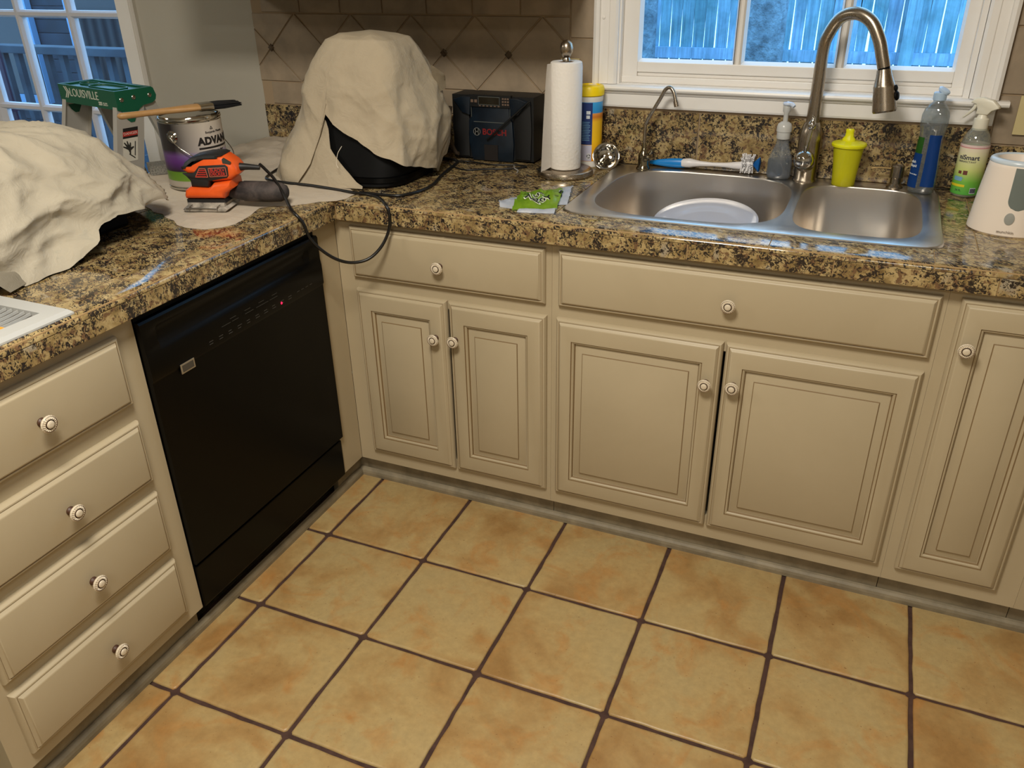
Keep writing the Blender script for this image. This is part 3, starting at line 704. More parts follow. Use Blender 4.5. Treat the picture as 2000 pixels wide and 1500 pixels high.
# deck soap dispenser
sd = thing('soap_dispenser', 'short nickel soap dispenser pump with a thin spout on the sink deck', 'soap dispenser', (1.353, .562, ZS))
bm = B(); lathe(bm, [(.021, 0), (.021, .003), (.017, .007), (.0135, .010), (.0130, .024), (.0165, .026), (.0165, .054), (.0150, .056), (.0135, .054), (.001, .054)], 32); obj('pump', bm, NICKEL, sd, smooth=.6)
bm = B(); tube(bm, [(-.006, 0, .047), (-.045, -.004, .048), (-.062, -.006, .045)], .0028, 10, 0, 3); obj('spout', bm, plain('brassy_spout', (176, 150, 104), .3, .8), sd, smooth=1)

# upturned plate stack in the left bowl
pm = plain('window_blue_china', (182, 188, 204), .1)  # blue reflection of the window is painted into this china colour
def plate_bm(r): 
    return lathe(B(), [(r*.5, 0), (r*.55, .002), (r*.72, .008), (r*.98, .020), (r, .0225), (r*.985, .024), (r*.71, .0125), (r*.66, .0085), (r*.60, .0065), (.0001, .006)], 64)
bw = thing('bowl', 'white china bowl standing in the left sink bowl under the plate', 'bowl', (.885, .33, .6865))
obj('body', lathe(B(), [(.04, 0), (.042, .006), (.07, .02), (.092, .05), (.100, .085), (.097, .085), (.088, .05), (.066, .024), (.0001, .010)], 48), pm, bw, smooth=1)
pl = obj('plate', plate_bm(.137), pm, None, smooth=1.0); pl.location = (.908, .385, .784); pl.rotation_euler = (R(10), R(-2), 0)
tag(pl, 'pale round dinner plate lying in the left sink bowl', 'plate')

# ================= THINGS ROUND THE SINK =================
CAMH = Vector((1.278, -1.783, 0))
def facing(x, y):      # horizontal unit vector from the thing towards the room's middle, and its right-hand side
    n = (CAMH-Vector((x, y, 0))).normalized(); return n, Vector((-n.y, n.x, 0))
# dish brush on the back ledge
br = thing('dish_brush', 'dish brush with blue grip, white neck and round white bristle head', 'brush', (.70, .568, ZS))
P = lambda a, y, z: Vector((a-.70, y, z))
bm = B(); lathe(bm, [(.0001, 0), (.005, .003), (.009, .03), (.0125, .06), (.0135, .085), (.012, .102), (.0001, .104)], 20, axis_to((0, .008, .0135), (1, .03, .03)), sx=.75); obj('grip', bm, plain('brush_blue', (20, 130, 210), .35), br, smooth=1)
bm = B(); tube(bm, [(.094, .011, .017), (.115, .0115, .0185), (.145, .012, .0185), (.18, .012, .019), (.215, .0115, .020), (.24, .011, .021), (.262, .011, .022)], [.0112, .0128, .0075, .0055, .0065, .0095, .0115], 14, 0, 3); obj('neck', bm, plain('brush_white', (226, 222, 222), .35), br, smooth=1)
bm = B(); bm2 = B(); rr = random.Random(5)
for k in range(150):
    a = rr.uniform(0, 2*pi); u = rr.uniform(0, 1); ax = .262+.028*u; L = .024+.004*rr.random()
    d = Vector((.25*(u-.5)+.12*(rr.random()-.5), cos(a), sin(a))).normalized(); p0 = Vector((ax, .011, .028)); p1 = p0+d*L
    if p1.z < .003: p1.z = .003
    tube(bm, [p0+d*.004, p1], [.0014, .0017], 5)
for k in range(70):
    a = rr.uniform(0, 2*pi); d = Vector((1.0, cos(a), sin(a)*1.0)).normalized(); p0 = Vector((.288, .011, .028)); e = p0+d*.027
    e.z = max(e.z, .003); tube(bm2, [p0, e], [.001, .0016], 5)
o1 = obj('white_bristles', bm, plain('bristle_white', (228, 226, 226), .6), br); o1['kind'] = 'stuff'
o1 = obj('blue_bristles', bm2, plain('bristle_blue', (16, 96, 168), .5), br); o1['kind'] = 'stuff'
obj('head_core', lathe(B(), [(.008, 0), (.0095, .004), (.0095, .024), (.005, .03)], 16, axis_to((.258, .011, .028), (1, 0, 0))), plain('brush_core', (222, 220, 220), .4), br, smooth=.6)

# foaming hand soap bottle
fs = thing('foam_soap_bottle', 'clear foaming soap bottle with translucent white pump head and dark blue soap', 'bottle', (1.062, .555, ZS), 0)
bm = B(); lathe(bm, [(.022, 0), (.029, .003), (.0315, .012), (.0315, .045), (.029, .06), (.022, .078), (.0165, .092), (.0155, .108)], 32, sx=1.0, sy=.62, cap1=False); obj('body', bm, CLEARP, fs, smooth=1)
bm = B(); lathe(bm, [(.021, .002), (.0275, .005), (.0298, .013), (.0298, .045), (.0287, .053)], 32, sx=1.0, sy=.60); obj('soap', bm, glass('blue_soap', srgb(140, 164, 186), .05, .08), fs, smooth=1)
TRW = base('translucent_white', srgb(216, 216, 212), .25, 0, Transmission_Weight=.25)[0]
bm = B(); lathe(bm, [(.0165, .106), (.0175, .108), (.0175, .124), (.0195, .125), (.0195, .135), (.017, .144), (.010, .149), (.0065, .150), (.0060, .170), (.0095, .176), (.0105, .190), (.010, .196), (.001, .198)], 28); obj('pump', bm, TRW, fs, smooth=.8)
bm = B(); lathe(bm, [(.0125, 0), (.0135, .003), (.012, .006), (.001, .007)], 24, Matrix.Translation((.002, -.002, .1925))); tube(bm, [(0, 0, .195), (.014, -.010, .194), (.019, -.0135, .190)], [.006, .0055, .0045], 10); obj('nozzle', bm, plain('pale_blue_cap', (206, 218, 236), .25), fs, smooth=.7)

# yellow sippy cup
YEL = base('yellow_plastic', srgb(226, 222, 22), .25, 0, Transmission_Weight=.0)[0]
sc = thing('sippy_cup', 'yellow toddler cup with a spouted lid and drink in it', 'cup', (1.228, .545, ZS))
bm = B(); lathe(bm, [(.0265, 0), (.0285, .002), (.0300, .03), (.0345, .075), (.0375, .100), (.0360, .100), (.0330, .075), (.0288, .03), (.027, .004), (.0001, .003)], 40); cm, nt, b = base('yellow_translucent', srgb(226, 222, 40), .25); tl = N(nt, 'ShaderNodeBsdfTranslucent'); tl.inputs[0].default_value = srgb(236, 232, 40); tp = N(nt, 'ShaderNodeBsdfTransparent'); tp.inputs[0].default_value = srgb(246, 244, 60)
x1_ = N(nt, 'ShaderNodeMixShader'); x1_.inputs[0].default_value = .2; x2_ = N(nt, 'ShaderNodeMixShader'); x2_.inputs[0].default_value = .25; on = nt.nodes['Material Output']
nt.links.new(b.outputs[0], x1_.inputs[1]); nt.links.new(tl.outputs[0], x1_.inputs[2]); nt.links.new(x1_.outputs[0], x2_.inputs[1]); nt.links.new(tp.outputs[0], x2_.inputs[2]); nt.links.new(x2_.outputs[0], on.inputs[0]); obj('cup', bm, cm, sc, smooth=.9)
bm = B(); lathe(bm, [(.0263, .0035), (.0284, .03), (.0298, .042), (.0001, .042)], 40); obj('drink', bm, plain('yellow_drink', (246, 214, 20), .3), sc, smooth=.7)
bm = B(); lathe(bm, [(.0378, .097), (.0425, .100), (.0432, .1045), (.041, .108), (.030, .111), (.020, .112), (.0185, .113)], 40, cap0=True); lathe(bm, [(.0165, .111), (.0155, .118), (.0105, .124), (.0095, .134), (.0105, .139), (.0085, .142), (.001, .142)], 24, Matrix.Translation((-.003, 0, 0)), sx=1, sy=.65); obj('lid', bm, YEL, sc, smooth=.7)

# dish soap bottle
ds = thing('dish_soap_bottle', 'clear dish soap bottle with blue and green label and open pale flip cap', 'bottle', (1.413, .528, ZS), R(-28))
def squash(bm, prof, k=40):
    loops = [sup(cx, 0, a, b2, 2.3, z, k) for a, b2, z, cx in prof]; rings(bm, loops); return bm
BP = [(.026, .018, 0, 0), (.031, .022, .004, 0), (.033, .023, .02, 0), (.032, .022, .06, 0), (.029, .021, .10, 0), (.0275, .021, .135, 0), (.029, .022, .150, 0), (.0315, .024, .165, 0), (.0315, .024, .188, 0), (.027, .021, .203, 0), (.018, .016, .214, 0), (.0125, .0125, .219, 0), (.0120, .0120, .228, 0)]
m = glass('soap_bottle_clear', (.66, .71, .74, 1), .04, .10, .12); obj('body', squash(B(), BP), m, ds, smooth=1)
def lbl_strip(x0f, x1f, z0, z1, y_off, name, mat, parent, prof, side=-1, taper=0):
    """label patch following the flattened bottle surface; x fractions of half width"""
    bm = B(); rows = []
    def at(z):
        for p, q in zip(prof, prof[1:]):
            if p[2] <= z <= q[2]:
                t = (z-p[2])/(q[2]-p[2]); return p[0]+(q[0]-p[0])*t, p[1]+(q[1]-p[1])*t
        return prof[-1][:2]
    for i in range(13):
        z = z0+(z1-z0)*i/12; a, b2 = at(z); row = []
        for j in range(13):
            f = x0f+(x1f-x0f)*j/12
            if taper: f = f + taper*((i/12)**2)*(1 if x0f > 0 else -1)*(1-j/12 if x0f > 0 else j/12)
            th = math.acos(max(-1, min(1, f))); x = math.copysign(abs(cos(th))**(2/2.3), f)*a; y = side*abs(sin(th))**(2/2.3)*b2
            row.append(Vector((x*(1+y_off/a), y*(1+y_off/b2), z)))
        rows.append(row)
    V = [[bm.verts.new(p) for p in r] for r in rows]
    for i in range(12):
        for j in range(12): bm.faces.new((V[i][j], V[i][j+1], V[i+1][j+1], V[i+1][j]))
    bmesh.ops.solidify(bm, geom=bm.faces[:], thickness=.0003)
    return obj(name, bm, mat, parent, smooth=1)
LBL = plain('label_blue', (24, 78, 158), .35); LGR = plain('label_green', (56, 118, 44), .35); WHT = plain('print_white', (222, 228, 232), .5)
l1 = lbl_strip(-.99, -.05, .014, .098, .0006, 'label', LBL, ds, BP); lbl_strip(-.99, -.15, .098, .137, .0006, 'label', LGR, ds, BP)
lbl_strip(.18, .985, .02, .145, .0006, 'label', LBL, ds, BP)
text('lettering', 'dish\nliquid', .0095, WHT, frame_to((-.027, -.0163, .072), (.92, -.40, 0)) @ Matrix.Rotation(R(90), 4, 'X'), l1, sx=.9)
text('lettering', 'free & clear', .0052, WHT, frame_to((-.027, -.0163, .047), (.92, -.40, 0)) @ Matrix.Rotation(R(90), 4, 'X'), l1)
bm = B(); lathe(bm, [(.0145, .224), (.0150, .226), (.0150, .240), (.0135, .242), (.001, .242)], 28); obj('cap', bm, plain('cap_pale_blue', (176, 200, 222), .25), ds, smooth=.6)
bm = B(); lathe(bm, [(.0135, 0), (.0145, .002), (.0145, .006), (.012, .008), (.001, .008)], 24, axis_to((.006, 0, .2425), (.45, 0, .9)), sx=.8); tube(bm, [(0, 0, .242), (0, 0, .248)], .005, 10); obj('flip_lid', bm, plain('cap_pale_blue2', (186, 208, 230), .25), ds, smooth=.7)

# green spray bottle
sb = thing('spray_bottle', 'spray bottle with green and pink label and cream trigger head', 'bottle', (1.515, .548, ZC), 0)
n_, r_ = facing(1.515, .548)
SP = [(.027, 0), (.031, .003), (.0325, .010), (.0325, .118), (.031, .135), (.026, .150), (.019, .160), (.0165, .166)]
def spm():
    m, nt, b = base('spray_label', rough=.35); tc = N(nt, 'ShaderNodeTexCoord'); sp = N(nt, 'ShaderNodeSeparateXYZ'); nt.links.new(tc.outputs['Object'], sp.inputs[0])
    mr = N(nt, 'ShaderNodeMapRange'); mr.inputs[1].default_value = .008; mr.inputs[2].default_value = .128; nt.links.new(sp.outputs[2], mr.inputs[0])
    c = ramp(nt, mr.outputs[0], [(0, srgb(88, 176, 72)), (.26, srgb(120, 190, 70)), (.5, srgb(205, 214, 130)), (.80, srgb(226, 220, 176)), (.93, srgb(228, 214, 190)), (.945, srgb(196, 96, 110)), (.96, srgb(222, 196, 190))])
    nt.links.new(c, b.inputs['Base Color']); return m
obj('body', lathe(B(), SP, 40), glass('spray_clear', (.80, .82, .78, 1), .05, .15, .1), sb, smooth=1)
lb = obj('label', lathe(B(), [(.0328, .008), (.0330, .009), (.0330, .127), (.0328, .128)], 48, cap0=False, cap1=False), spm(), sb, smooth=1)
obj('liquid', lathe(B(), [(.026, .002), (.0312, .008), (.0312, .122), (.0001, .122)], 32), plain('milky_liquid', (196, 206, 170), .3), sb, smooth=.8)
Mf = frame_to((n_*.0332)+Vector((0, 0, 0)), r_*1.0) @ Matrix.Rotation(R(90), 4, 'X')
DK = plain('print_navy', (40, 36, 64), .5); BRN = plain('print_brown', (110, 60, 50), .5); PY = plain('print_yellow', (226, 206, 40), .5); LB2 = plain('print_blue', (120, 170, 200), .5)
def fr(dx, dz): 
    return Mf @ Matrix.Translation((0, dz, 0)) @ Matrix.Rotation(dx/.0332, 4, Vector((0, 1, 0)))
def wtext(s, size, mat, ang, z, **k):   # lettering wrapped on the bottle: ang degrees from facing direction
    a = R(ang); d = n_*cos(a) + r_*sin(a); x = r_*cos(a) - n_*sin(a)
    M = frame_to(d*.0331+Vector((0, 0, z)), x) @ Matrix.Rotation(R(90), 4, 'X'); return text('lettering', s, size, mat, M, lb, wrap=.0331, **k)
wtext('niSmart', .0155, DK, -55, .098, bold=.02); wtext('DISINFECTANT', .0062, DK, -55, .088)
for a_, w3, mt, z3, h3 in ((-14, .010, BRN, .062, .010), (-36, .008, BRN, .062, .007), (-40, .040, PY, .030, .006), (-40, .022, LB2, .046, .010)):
    a = R(a_); bm = B(); L = []
    for j in range(9):
        b3 = a+(j/8-.5)*w3/.0331; d = n_*cos(b3)+r_*sin(b3); L.append(d)
    rings(bm, [[d*.0336+Vector((0, 0, z3-h3/2)) for d in L], [d*.0336+Vector((0, 0, z3+h3/2)) for d in L]], cap0=False, cap1=False, closed=False)
    obj('printed_patch', bm, mt, lb)
wtext('kills germs', .0055, LB2, -55, .048); wtext('24 FL', .007, DK, -42, .018)
a = R(30); bm = B(); L = [n_*cos(a+(j/8-.5)*.42)+r_*sin(a+(j/8-.5)*.42) for j in range(9)]
rings(bm, [[d*.0336+Vector((0, 0, .012)) for d in L], [d*.0336+Vector((0, 0, .026)) for d in L]], cap0=False, cap1=False, closed=False); obj('barcode_patch', bm, WHT, lb)
for k in range(9):
    b3 = a+(k/8-.5)*.36; d = n_*cos(b3)+r_*sin(b3); x = r_*cos(b3)-n_*sin(b3); bm = B()
    for s1, s2 in ((-1, 1),): vs = [bm.verts.new(d*.0339+x*(s*.0004*(1+k % 2))+Vector((0, 0, z))) for s, z in ((-1, .0135), (1, .0135), (1, .0245), (-1, .0245))]; bm.faces.new(vs)
    obj('barcode_bar', bm, DK, lb)
CRM = plain('trigger_cream', (232, 226, 206), .35)
obj('collar', lathe(B(), [(.0165, .160), (.0172, .162), (.0165, .186), (.012, .188), (.009, .196)], 28), CRM, sb, smooth=.6)
Mh = frame_to((0, 0, .196), r_*.95+n_*.3); bm = B()
prism(bm, [(-.014, 0), (.012, 0), (.020, .010), (.034, .016), (.034, .021), (.018, .034), (-.006, .039), (-.022, .036), (-.030, .030), (-.030, .024), (-.018, .022), (-.014, .012)], -.009, .009, Mh, inset=(.003, .004)); ccw(bm); obj('spray_head', bm, CRM, sb, smooth=.6)
bm = B(); tube(bm, [Mh @ Vector(p) for p in ((-.018, 0, .024), (-.024, 0, .010), (-.036, 0, -.004), (-.044, 0, -.012))], [.0045, .0042, .0032, .0018], 10, 0, 4); obj('trigger', bm, CRM, sb, smooth=.9)

# white wipe warmer at the right edge
ww = thing('bottle_warmer', 'white rounded baby bottle warmer with grey water window and round grey button', 'bottle warmer', (1.587, .272, ZC))
n_, r_ = facing(1.587, .272)
def ov(a, z, sh=0): return [Vector((0, 0, z)) + r_*(a*cos(t)) + n_*(a*.86*sin(t)+sh) for t in [2*pi*k/56 for k in range(56)]]
bm = B(); rings(bm, [ov(.078, 0), ov(.081, .003), ov(.0805, .012), ov(.074, .08), ov(.067, .138), ov(.065, .150), ov(.061, .1545), ov(.052, .155), ov(.049, .151), ov(.047, .10), ov(.001, .10)]); ccw(bm)
WP = plain('warmer_white', (230, 216, 200), .3); obj('housing', bm, WP, ww, smooth=.6)
bm = B(); rings(bm, [ov(.0655, .1465), ov(.0665, .148), ov(.0650, .1535), ov(.0610, .1562), ov(.0535, .1565), ov(.0510, .154)], cap0=False, cap1=False); obj('rim', bm, plain('warmer_rim', (196, 206, 212), .25), ww, smooth=.9)
def onshell(u, z, off):   # point on the housing near the facing side, u metres to the right
    a = .081 - (.081-.067)*(z/.138) if z < .138 else .066
    t = math.acos(max(-1, min(1, u/a))); return Vector((0, 0, z)) + r_*((a+off)*cos(t)) + n_*((a*.86+off)*sin(t))
def patch(outl, c, mat, nm, parent, off=.0012, fn=onshell, edge=None):
    bm = B(); ctr = bm.verts.new(fn(c[0], c[1], off)); mid = [bm.verts.new(fn(c[0]+(u-c[0])*.55, c[1]+(z-c[1])*.55, off)) for u, z in outl]; rim = [bm.verts.new(fn(u, z, off*.7)) for u, z in outl]; lo = [bm.verts.new(fn(u, z, -.001)) for u, z in outl]; n = len(outl)
    for i in range(n):
        k = (i+1) % n; bm.faces.new((ctr, mid[i], mid[k])); bm.faces.new((mid[i], rim[i], rim[k], mid[k])); bm.faces.new((rim[i], lo[i], lo[k], rim[k]))
    ccw(bm); return obj(nm, bm, mat, parent, smooth=.7)
U0 = .010
win_o = [(U0-.021, .142)]+[(U0-.021*cos(t), .078-.020*sin(t)) for t in [pi*k/10 for k in range(11)]]+[(U0+.021, .142)]
win_o = win_o[:1]+[(U0-.021, .142-.064*k/6) for k in range(1, 6)]+win_o[1:-1]+[(U0+.021, .078+.064*k/6) for k in range(1, 7)]
bm = B(); rows = []
for i in range(21):
    z = .058+.086*i/20; hw = .021 if z > .079 else .021*math.sqrt(max(.0, 1-((.079-z)/.0212)**2)); rows.append([bm.verts.new(onshell(U0-hw+2*hw*j/10, z, .0012)) for j in range(11)])
for i in range(20):
    for j in range(10): bm.faces.new((rows[i][j], rows[i][j+1], rows[i+1][j+1], rows[i+1][j]))
bmesh.ops.solidify(bm, geom=bm.faces[:], thickness=.0008); ccw(bm); obj('water_window', bm, plain('smoked_window', (150, 158, 150), .15), ww, smooth=.6)
patch([(U0-.010+.0095*cos(t)*1.0, .040+.0125*sin(t)) for t in [2*pi*k/24 for k in range(24)]], (U0-.010, .040), plain('button_grey', (150, 150, 142), .25), 'button', ww, off=.003)
Mt = frame_to(onshell(U0-.012, .0115, .0012), r_) @ Matrix.Rotation(R(85), 4, 'X'); text('lettering', 'munchkin', .0085, plain('print_grey', (136, 122, 108), .5), Mt, ww, align='CENTER')

# paper towel holder and roll
TX, TY = .497, .425
ph_ = thing('paper_towel_holder', 'brushed steel paper towel stand with a ball finial, left of the sink', 'paper towel holder', (TX, TY, ZC))
bm = B(); lathe(bm, [(.075, 0), (.079, .002), (.0795, .008), (.077, .015), (.072, .018), (.001, .0185)], 64); obj('base', bm, NICKEL, ph_, smooth=.6)
bm = B(); lathe(bm, [(.006, .018), (.006, .298), (.0105, .299), (.0105, .305), (.0085, .309), (.012, .314), (.0165, .322), (.0178, .333), (.015, .344), (.008, .351), (.001, .353)], 36); obj('pole', bm, NICKEL, ph_, smooth=.9)
pt = thing('paper_towel_roll', 'roll of white embossed paper towels with a loose end hanging', 'paper towel', (TX, TY, ZC+.0195))
m, nt, b = base('paper_towel', srgb(236, 230, 222), .9); v = coords(nt, False); vo = N(nt, 'ShaderNodeTexVoronoi'); vo.inputs['Scale'].default_value = 130; nt.links.new(v, vo.inputs['Vector']); bump(nt, b, vo.outputs['Distance'], .5, .0012); PT = m
bm = B(); k = 56; lathe(bm, [(.0395, 0), (.042, .001), (.0435, .004), (.0438, .14), (.0437, .268), (.042, .278), (.039, .280), (.021, .2795), (.0205, .276), (.0205, .004), (.0205, 0)], k, cap0=False, cap1=False)
for v_ in bm.verts: v_.co.xy *= 1+.012*noise.noise(v_.co*22)
obj('roll', bm, PT, pt, smooth=.8)
obj('core', lathe(B(), [(.0203, .001), (.0203, .278), (.0192, .278), (.0192, .001)], 32, cap0=False, cap1=False), plain('cardboard', (120, 90, 62), .9), pt, smooth=.8)
n_, r_ = facing(TX, TY); bm = B(); rows = []
for i in range(15):
    z = .006+.270*i/14; row = []
    fl_ = (1-i/14)
    for j in range(9):
        s = j/8; a0_ = R(158-8*fl_)  # leaves the roll on its left side
        p = r_*(.0445*cos(a0_)) + n_*(.0445*sin(a0_)); out = (-r_*.93+n_*.34)*(s*(.010+.020*fl_**.8)) + n_*(s*s*.006) 
        p = p + out + Vector((0, 0, z-.012*s*fl_)); row.append(p)
    rows.append(row)
V = [[bm.verts.new(p) for p in r] for r in rows]
for i in range(14):
    for j in range(8): bm.faces.new((V[i][j], V[i][j+1], V[i+1][j+1], V[i+1][j]))
bmesh.ops.solidify(bm, geom=bm.faces[:], thickness=.0008); ccw(bm); obj('loose_sheet', bm, PT, pt, smooth=1)

# wipes canister
wc = thing('wipes_canister', 'tall wipes canister with yellow lid behind the paper towels', 'canister', (.523, .553, ZC))
n_, r_ = facing(.523, .553)
obj('body', lathe(B(), [(.036, 0), (.039, .003), (.039, .014), (.0378, .018), (.0378, .182), (.039, .186), (.039, .196)], 44), plain('canister_white', (226, 222, 214), .3), wc, smooth=.6)
def canm():
    m, nt, b = base('canister_label', rough=.35); tc = N(nt, 'ShaderNodeTexCoord'); sp = N(nt, 'ShaderNodeSeparateXYZ'); nt.links.new(tc.outputs['Object'], sp.inputs[0])
    mr = N(nt, 'ShaderNodeMapRange'); mr.inputs[1].default_value = .02; mr.inputs[2].default_value = .18; nt.links.new(sp.outputs[2], mr.inputs[0])
    c = ramp(nt, mr.outputs[0], [(0, srgb(236, 150, 20)), (.35, srgb(246, 196, 20)), (.68, srgb(240, 190, 40)), (.76, srgb(206, 120, 40)), (.82, srgb(226, 150, 70)), (.83, srgb(40, 140, 206)), (1, srgb(60, 160, 220))])
    nt.links.new(c, b.inputs['Base Color']); return m
cl = obj('label', lathe(B(), [(.0382, .019), (.0383, .020), (.0383, .181), (.0382, .182)], 48, cap0=False, cap1=False), canm(), wc, smooth=1)
def cpatch(a0_, a1_, z0, z1, mat, nm, rad=.0386):
    bm = B(); L = [n_*cos(R(a0_+(a1_-a0_)*j/12))+r_*sin(R(a0_+(a1_-a0_)*j/12)) for j in range(13)]
    rings(bm, [[d*rad+Vector((0, 0, z)) for d in L] for z in (z0, z1)], cap0=False, cap1=False, closed=False); return obj(nm, bm, mat, cl, smooth=1)
cpatch(-60, 14, .066, .181, plain('navy_panel', (28, 52, 112), .4), 'navy_panel'); cpatch(-60, 14, .02, .065, plain('lilac_panel', (196, 194, 214), .4), 'lilac_panel')
rr = random.Random(9)
for k in range(12): cpatch(-30, 8+rr.uniform(-8, 0), .078+k*.0045, .0795+k*.0045, LB2, 'small_print', .0388)
for z_, a0_, a1_ in ((.150, -12, 5), (.138, -12, 3)): cpatch(a0_, a1_, z_, z_+.009, WHT, 'print_box', .0388)
cpatch(-7, 9, .025, .042, plain('recycle_panel', (210, 210, 214), .4), 'recycle_panel', .0388)
bm = B()
for k in range(3):
    a = 2*pi*k/3; 
    for q in range(6):
        t0, t1 = a+q*.26, a+(q+1)*.26*1.0
        pts = [(.0035*cos(t0), .0035*sin(t0)), (.0035*cos(t1), .0035*sin(t1)), (.0055*cos(t1), .0055*sin(t1)), (.0055*cos(t0), .0055*sin(t0))]
        fs_ = []
        for (u, v3) in pts: an = R(1)+u/.039; fs_.append(bm.verts.new((n_*cos(an)+r_*sin(an))*.0391+Vector((0, 0, .0335+v3))))
        bm.faces.new(fs_)
obj('recycle_mark', bm, plain('print_black', (20, 20, 22), .5), cl)
bm = B(); lathe(bm, [(.0395, .197), (.0410, .199), (.0410, .214), (.0385, .222), (.0360, .224), (.030, .224), (.0285, .221), (.001, .221)], 44, lobes=(44, (1, 2), .006)); obj('lid', bm, plain('lid_yellow', (248, 214, 8), .35), wc, smooth=.5)

# sink strainer standing against the upstand
ss = thing('sink_strainer', 'shiny steel sink strainer basket propped beside the wipes canister', 'strainer', (.583, .535, ZC))
Ms = axis_to((0, 0, .032), (.35, -.80, .42)); bm = B()
lathe(bm, [(.0001, -.010), (.018, -.009), (.030, -.003), (.0345, .004), (.0385, .0055), (.0390, .0075), (.0370, .008), (.0335, .0065), (.029, 0), (.017, -.006), (.0001, -.007)], 44, Ms); obj('basket', bm, CHROME, ss, smooth=.7)
bm = B(); lathe(bm, [(.0045, -.007), (.004, .004), (.0075, .007), (.0075, .011), (.001, .012)], 18, Ms); obj('stem', bm, CHROME, ss, smooth=.6)
bm = B()
for k in range(12): a = 2*pi*k/12; lathe(bm, [(.0022, 0), (.0022, .0006)], 8, Ms @ Matrix.Translation((.0235*cos(a), .0235*sin(a), -.0018)))
obj('drain_holes', bm, BLACK_MAT, ss)

# crumpled snack pouch
GRN = mottled('pouch_green', (130, 172, 30), (160, 196, 60), 30, .28, .5, 60, False, .003); PWH = mottled('pouch_white', (214, 220, 230), (230, 232, 238), 30, .35, .4, 90, False, .002)
sn = thing('snack_pouch', 'empty green and white snack wrapper crumpled on the counter', 'wrapper', (.525, .155, ZC))
def crumple(nm, outl, h, mat, seed, rot=0, thick=.0006, z0=.0006):
    """thin crumpled sheet over an outline of (x,y) corners (quad), bulging to height h"""
    bm = B(); nx, ny = 22, 16; V = []
    (ax, ay), (bx_, by_), (cx, cy), (dx, dy) = outl
    for i in range(ny+1):
        t = i/ny; row = []
        for j in range(nx+1):
            s = j/nx
            x = (ax*(1-s)+bx_*s)*(1-t)+(dx*(1-s)+cx*s)*t; y = (ay*(1-s)+by_*s)*(1-t)+(dy*(1-s)+cy*s)*t
            n1 = noise.noise(Vector((x*55+seed, y*55, 1))); n2 = abs(noise.noise(Vector((x*110+seed, y*110, 5))))
            x += .003*noise.noise(Vector((x*60, y*60, seed))); y += .003*noise.noise(Vector((x*60, y*60, seed+9)))
            bul = (sin(pi*min(1, max(0, t))))**.6; z = z0 + h*bul*(.55+.45*n1)+.004*n2*bul*(h/.012)
            row.append(bm.verts.new((x, y, max(z, z0))))
        V.append(row)
    for i in range(ny):
        for j in range(nx): bm.faces.new((V[i][j], V[i][j+1], V[i+1][j+1], V[i+1][j]))
    bmesh.ops.solidify(bm, geom=bm.faces[:], thickness=thick); ccw(bm); return obj(nm, bm, mat, sn, smooth=1)
# coordinates relative to the wrapper's centre
from mathutils.bvhtree import BVHTree
gs = crumple('green_sleeve', [(-.028, -.115), (.072, -.070), (.035, .115), (-.055, .030)], .026, GRN, 2)
crumple('white_lining', [(-.066, -.100), (-.024, -.105), (-.050, .022), (-.087, -.062)], .012, PWH, 5)
crumple('white_lining', [(.030, -.060), (.086, -.030), (.040, .150), (.014, .105)], .016, PWH, 8, z0=.002)
crumple('white_lining', [(-.008, -.130), (.080, -.112), (.078, -.075), (-.002, -.105)], .010, PWH, 11, z0=.001)
BLK = plain('print_black2', (18, 24, 18), .5); DG = plain('print_dkgreen', (40, 96, 44), .5)
tree_ = BVHTree.FromPolygons([v.co for v in gs.data.vertices], [p.vertices[:] for p in gs.data.polygons])
def printed(s_, size, mat, x, y, ang, lift, **k):
    o = text('lettering', s_, size, mat, Matrix.Translation((x, y, 0)) @ Matrix.Rotation(R(ang), 4, 'Z'), gs, **k)
    bm = bmesh.new(); bm.from_mesh(o.data); bmesh.ops.subdivide_edges(bm, edges=[e for e in bm.edges if e.calc_length() > .004], cuts=2)
    for v in bm.verts:
        h = tree_.ray_cast(Vector((v.co.x, v.co.y, .2)), Vector((0, 0, -1)))[0]
        if h: v.co.z = h.z+lift
    bm.to_mesh(o.data); bm.free(); return o
CRE = plain('print_cream', (236, 240, 214), .5)
printed('Zoo\nPop', .030, CRE, .004, -.064, 72, .0010, sx=1.0, mul=.8, bold=.085, space=1.1)
printed('Zoo\nPop', .030, BLK, .004, -.064, 72, .0022, sx=1.0, mul=.8, bold=.012, space=1.1)
printed('GO', .022, DG, -.026, -.040, 66, .0012, sx=.9)
printed('\u25cf', .024, BLK, .050, .010, 66, .0012)
printed('\u25cf', .012, BLK, .050, -.018, 66, .0012)

# cover plates
op = thing('outlet_cover', 'beige electrical cover plate behind the paper towels', 'outlet', (.455, YW-.011, 1.136))
BE = plain('plate_beige', (206, 190, 140), .4)
obj('plate', box(B(), -.035, .021, -.005, 0, -.040, .036), BE, op, bevel=.002)
lt = thing('switch_cover', 'beige switch cover plate at the right edge above the bottle warmer', 'light switch', (1.65, YW-.011, 1.075))
obj('plate', box(B(), -.058, .058, -.006, 0, -.045, .045), BE, lt, bevel=.002)
for u in (-.023, .023): obj('toggle', box(B(), u-.004, u+.004, -.012, -.006, -.009, .009), BE, lt, bevel=.001)

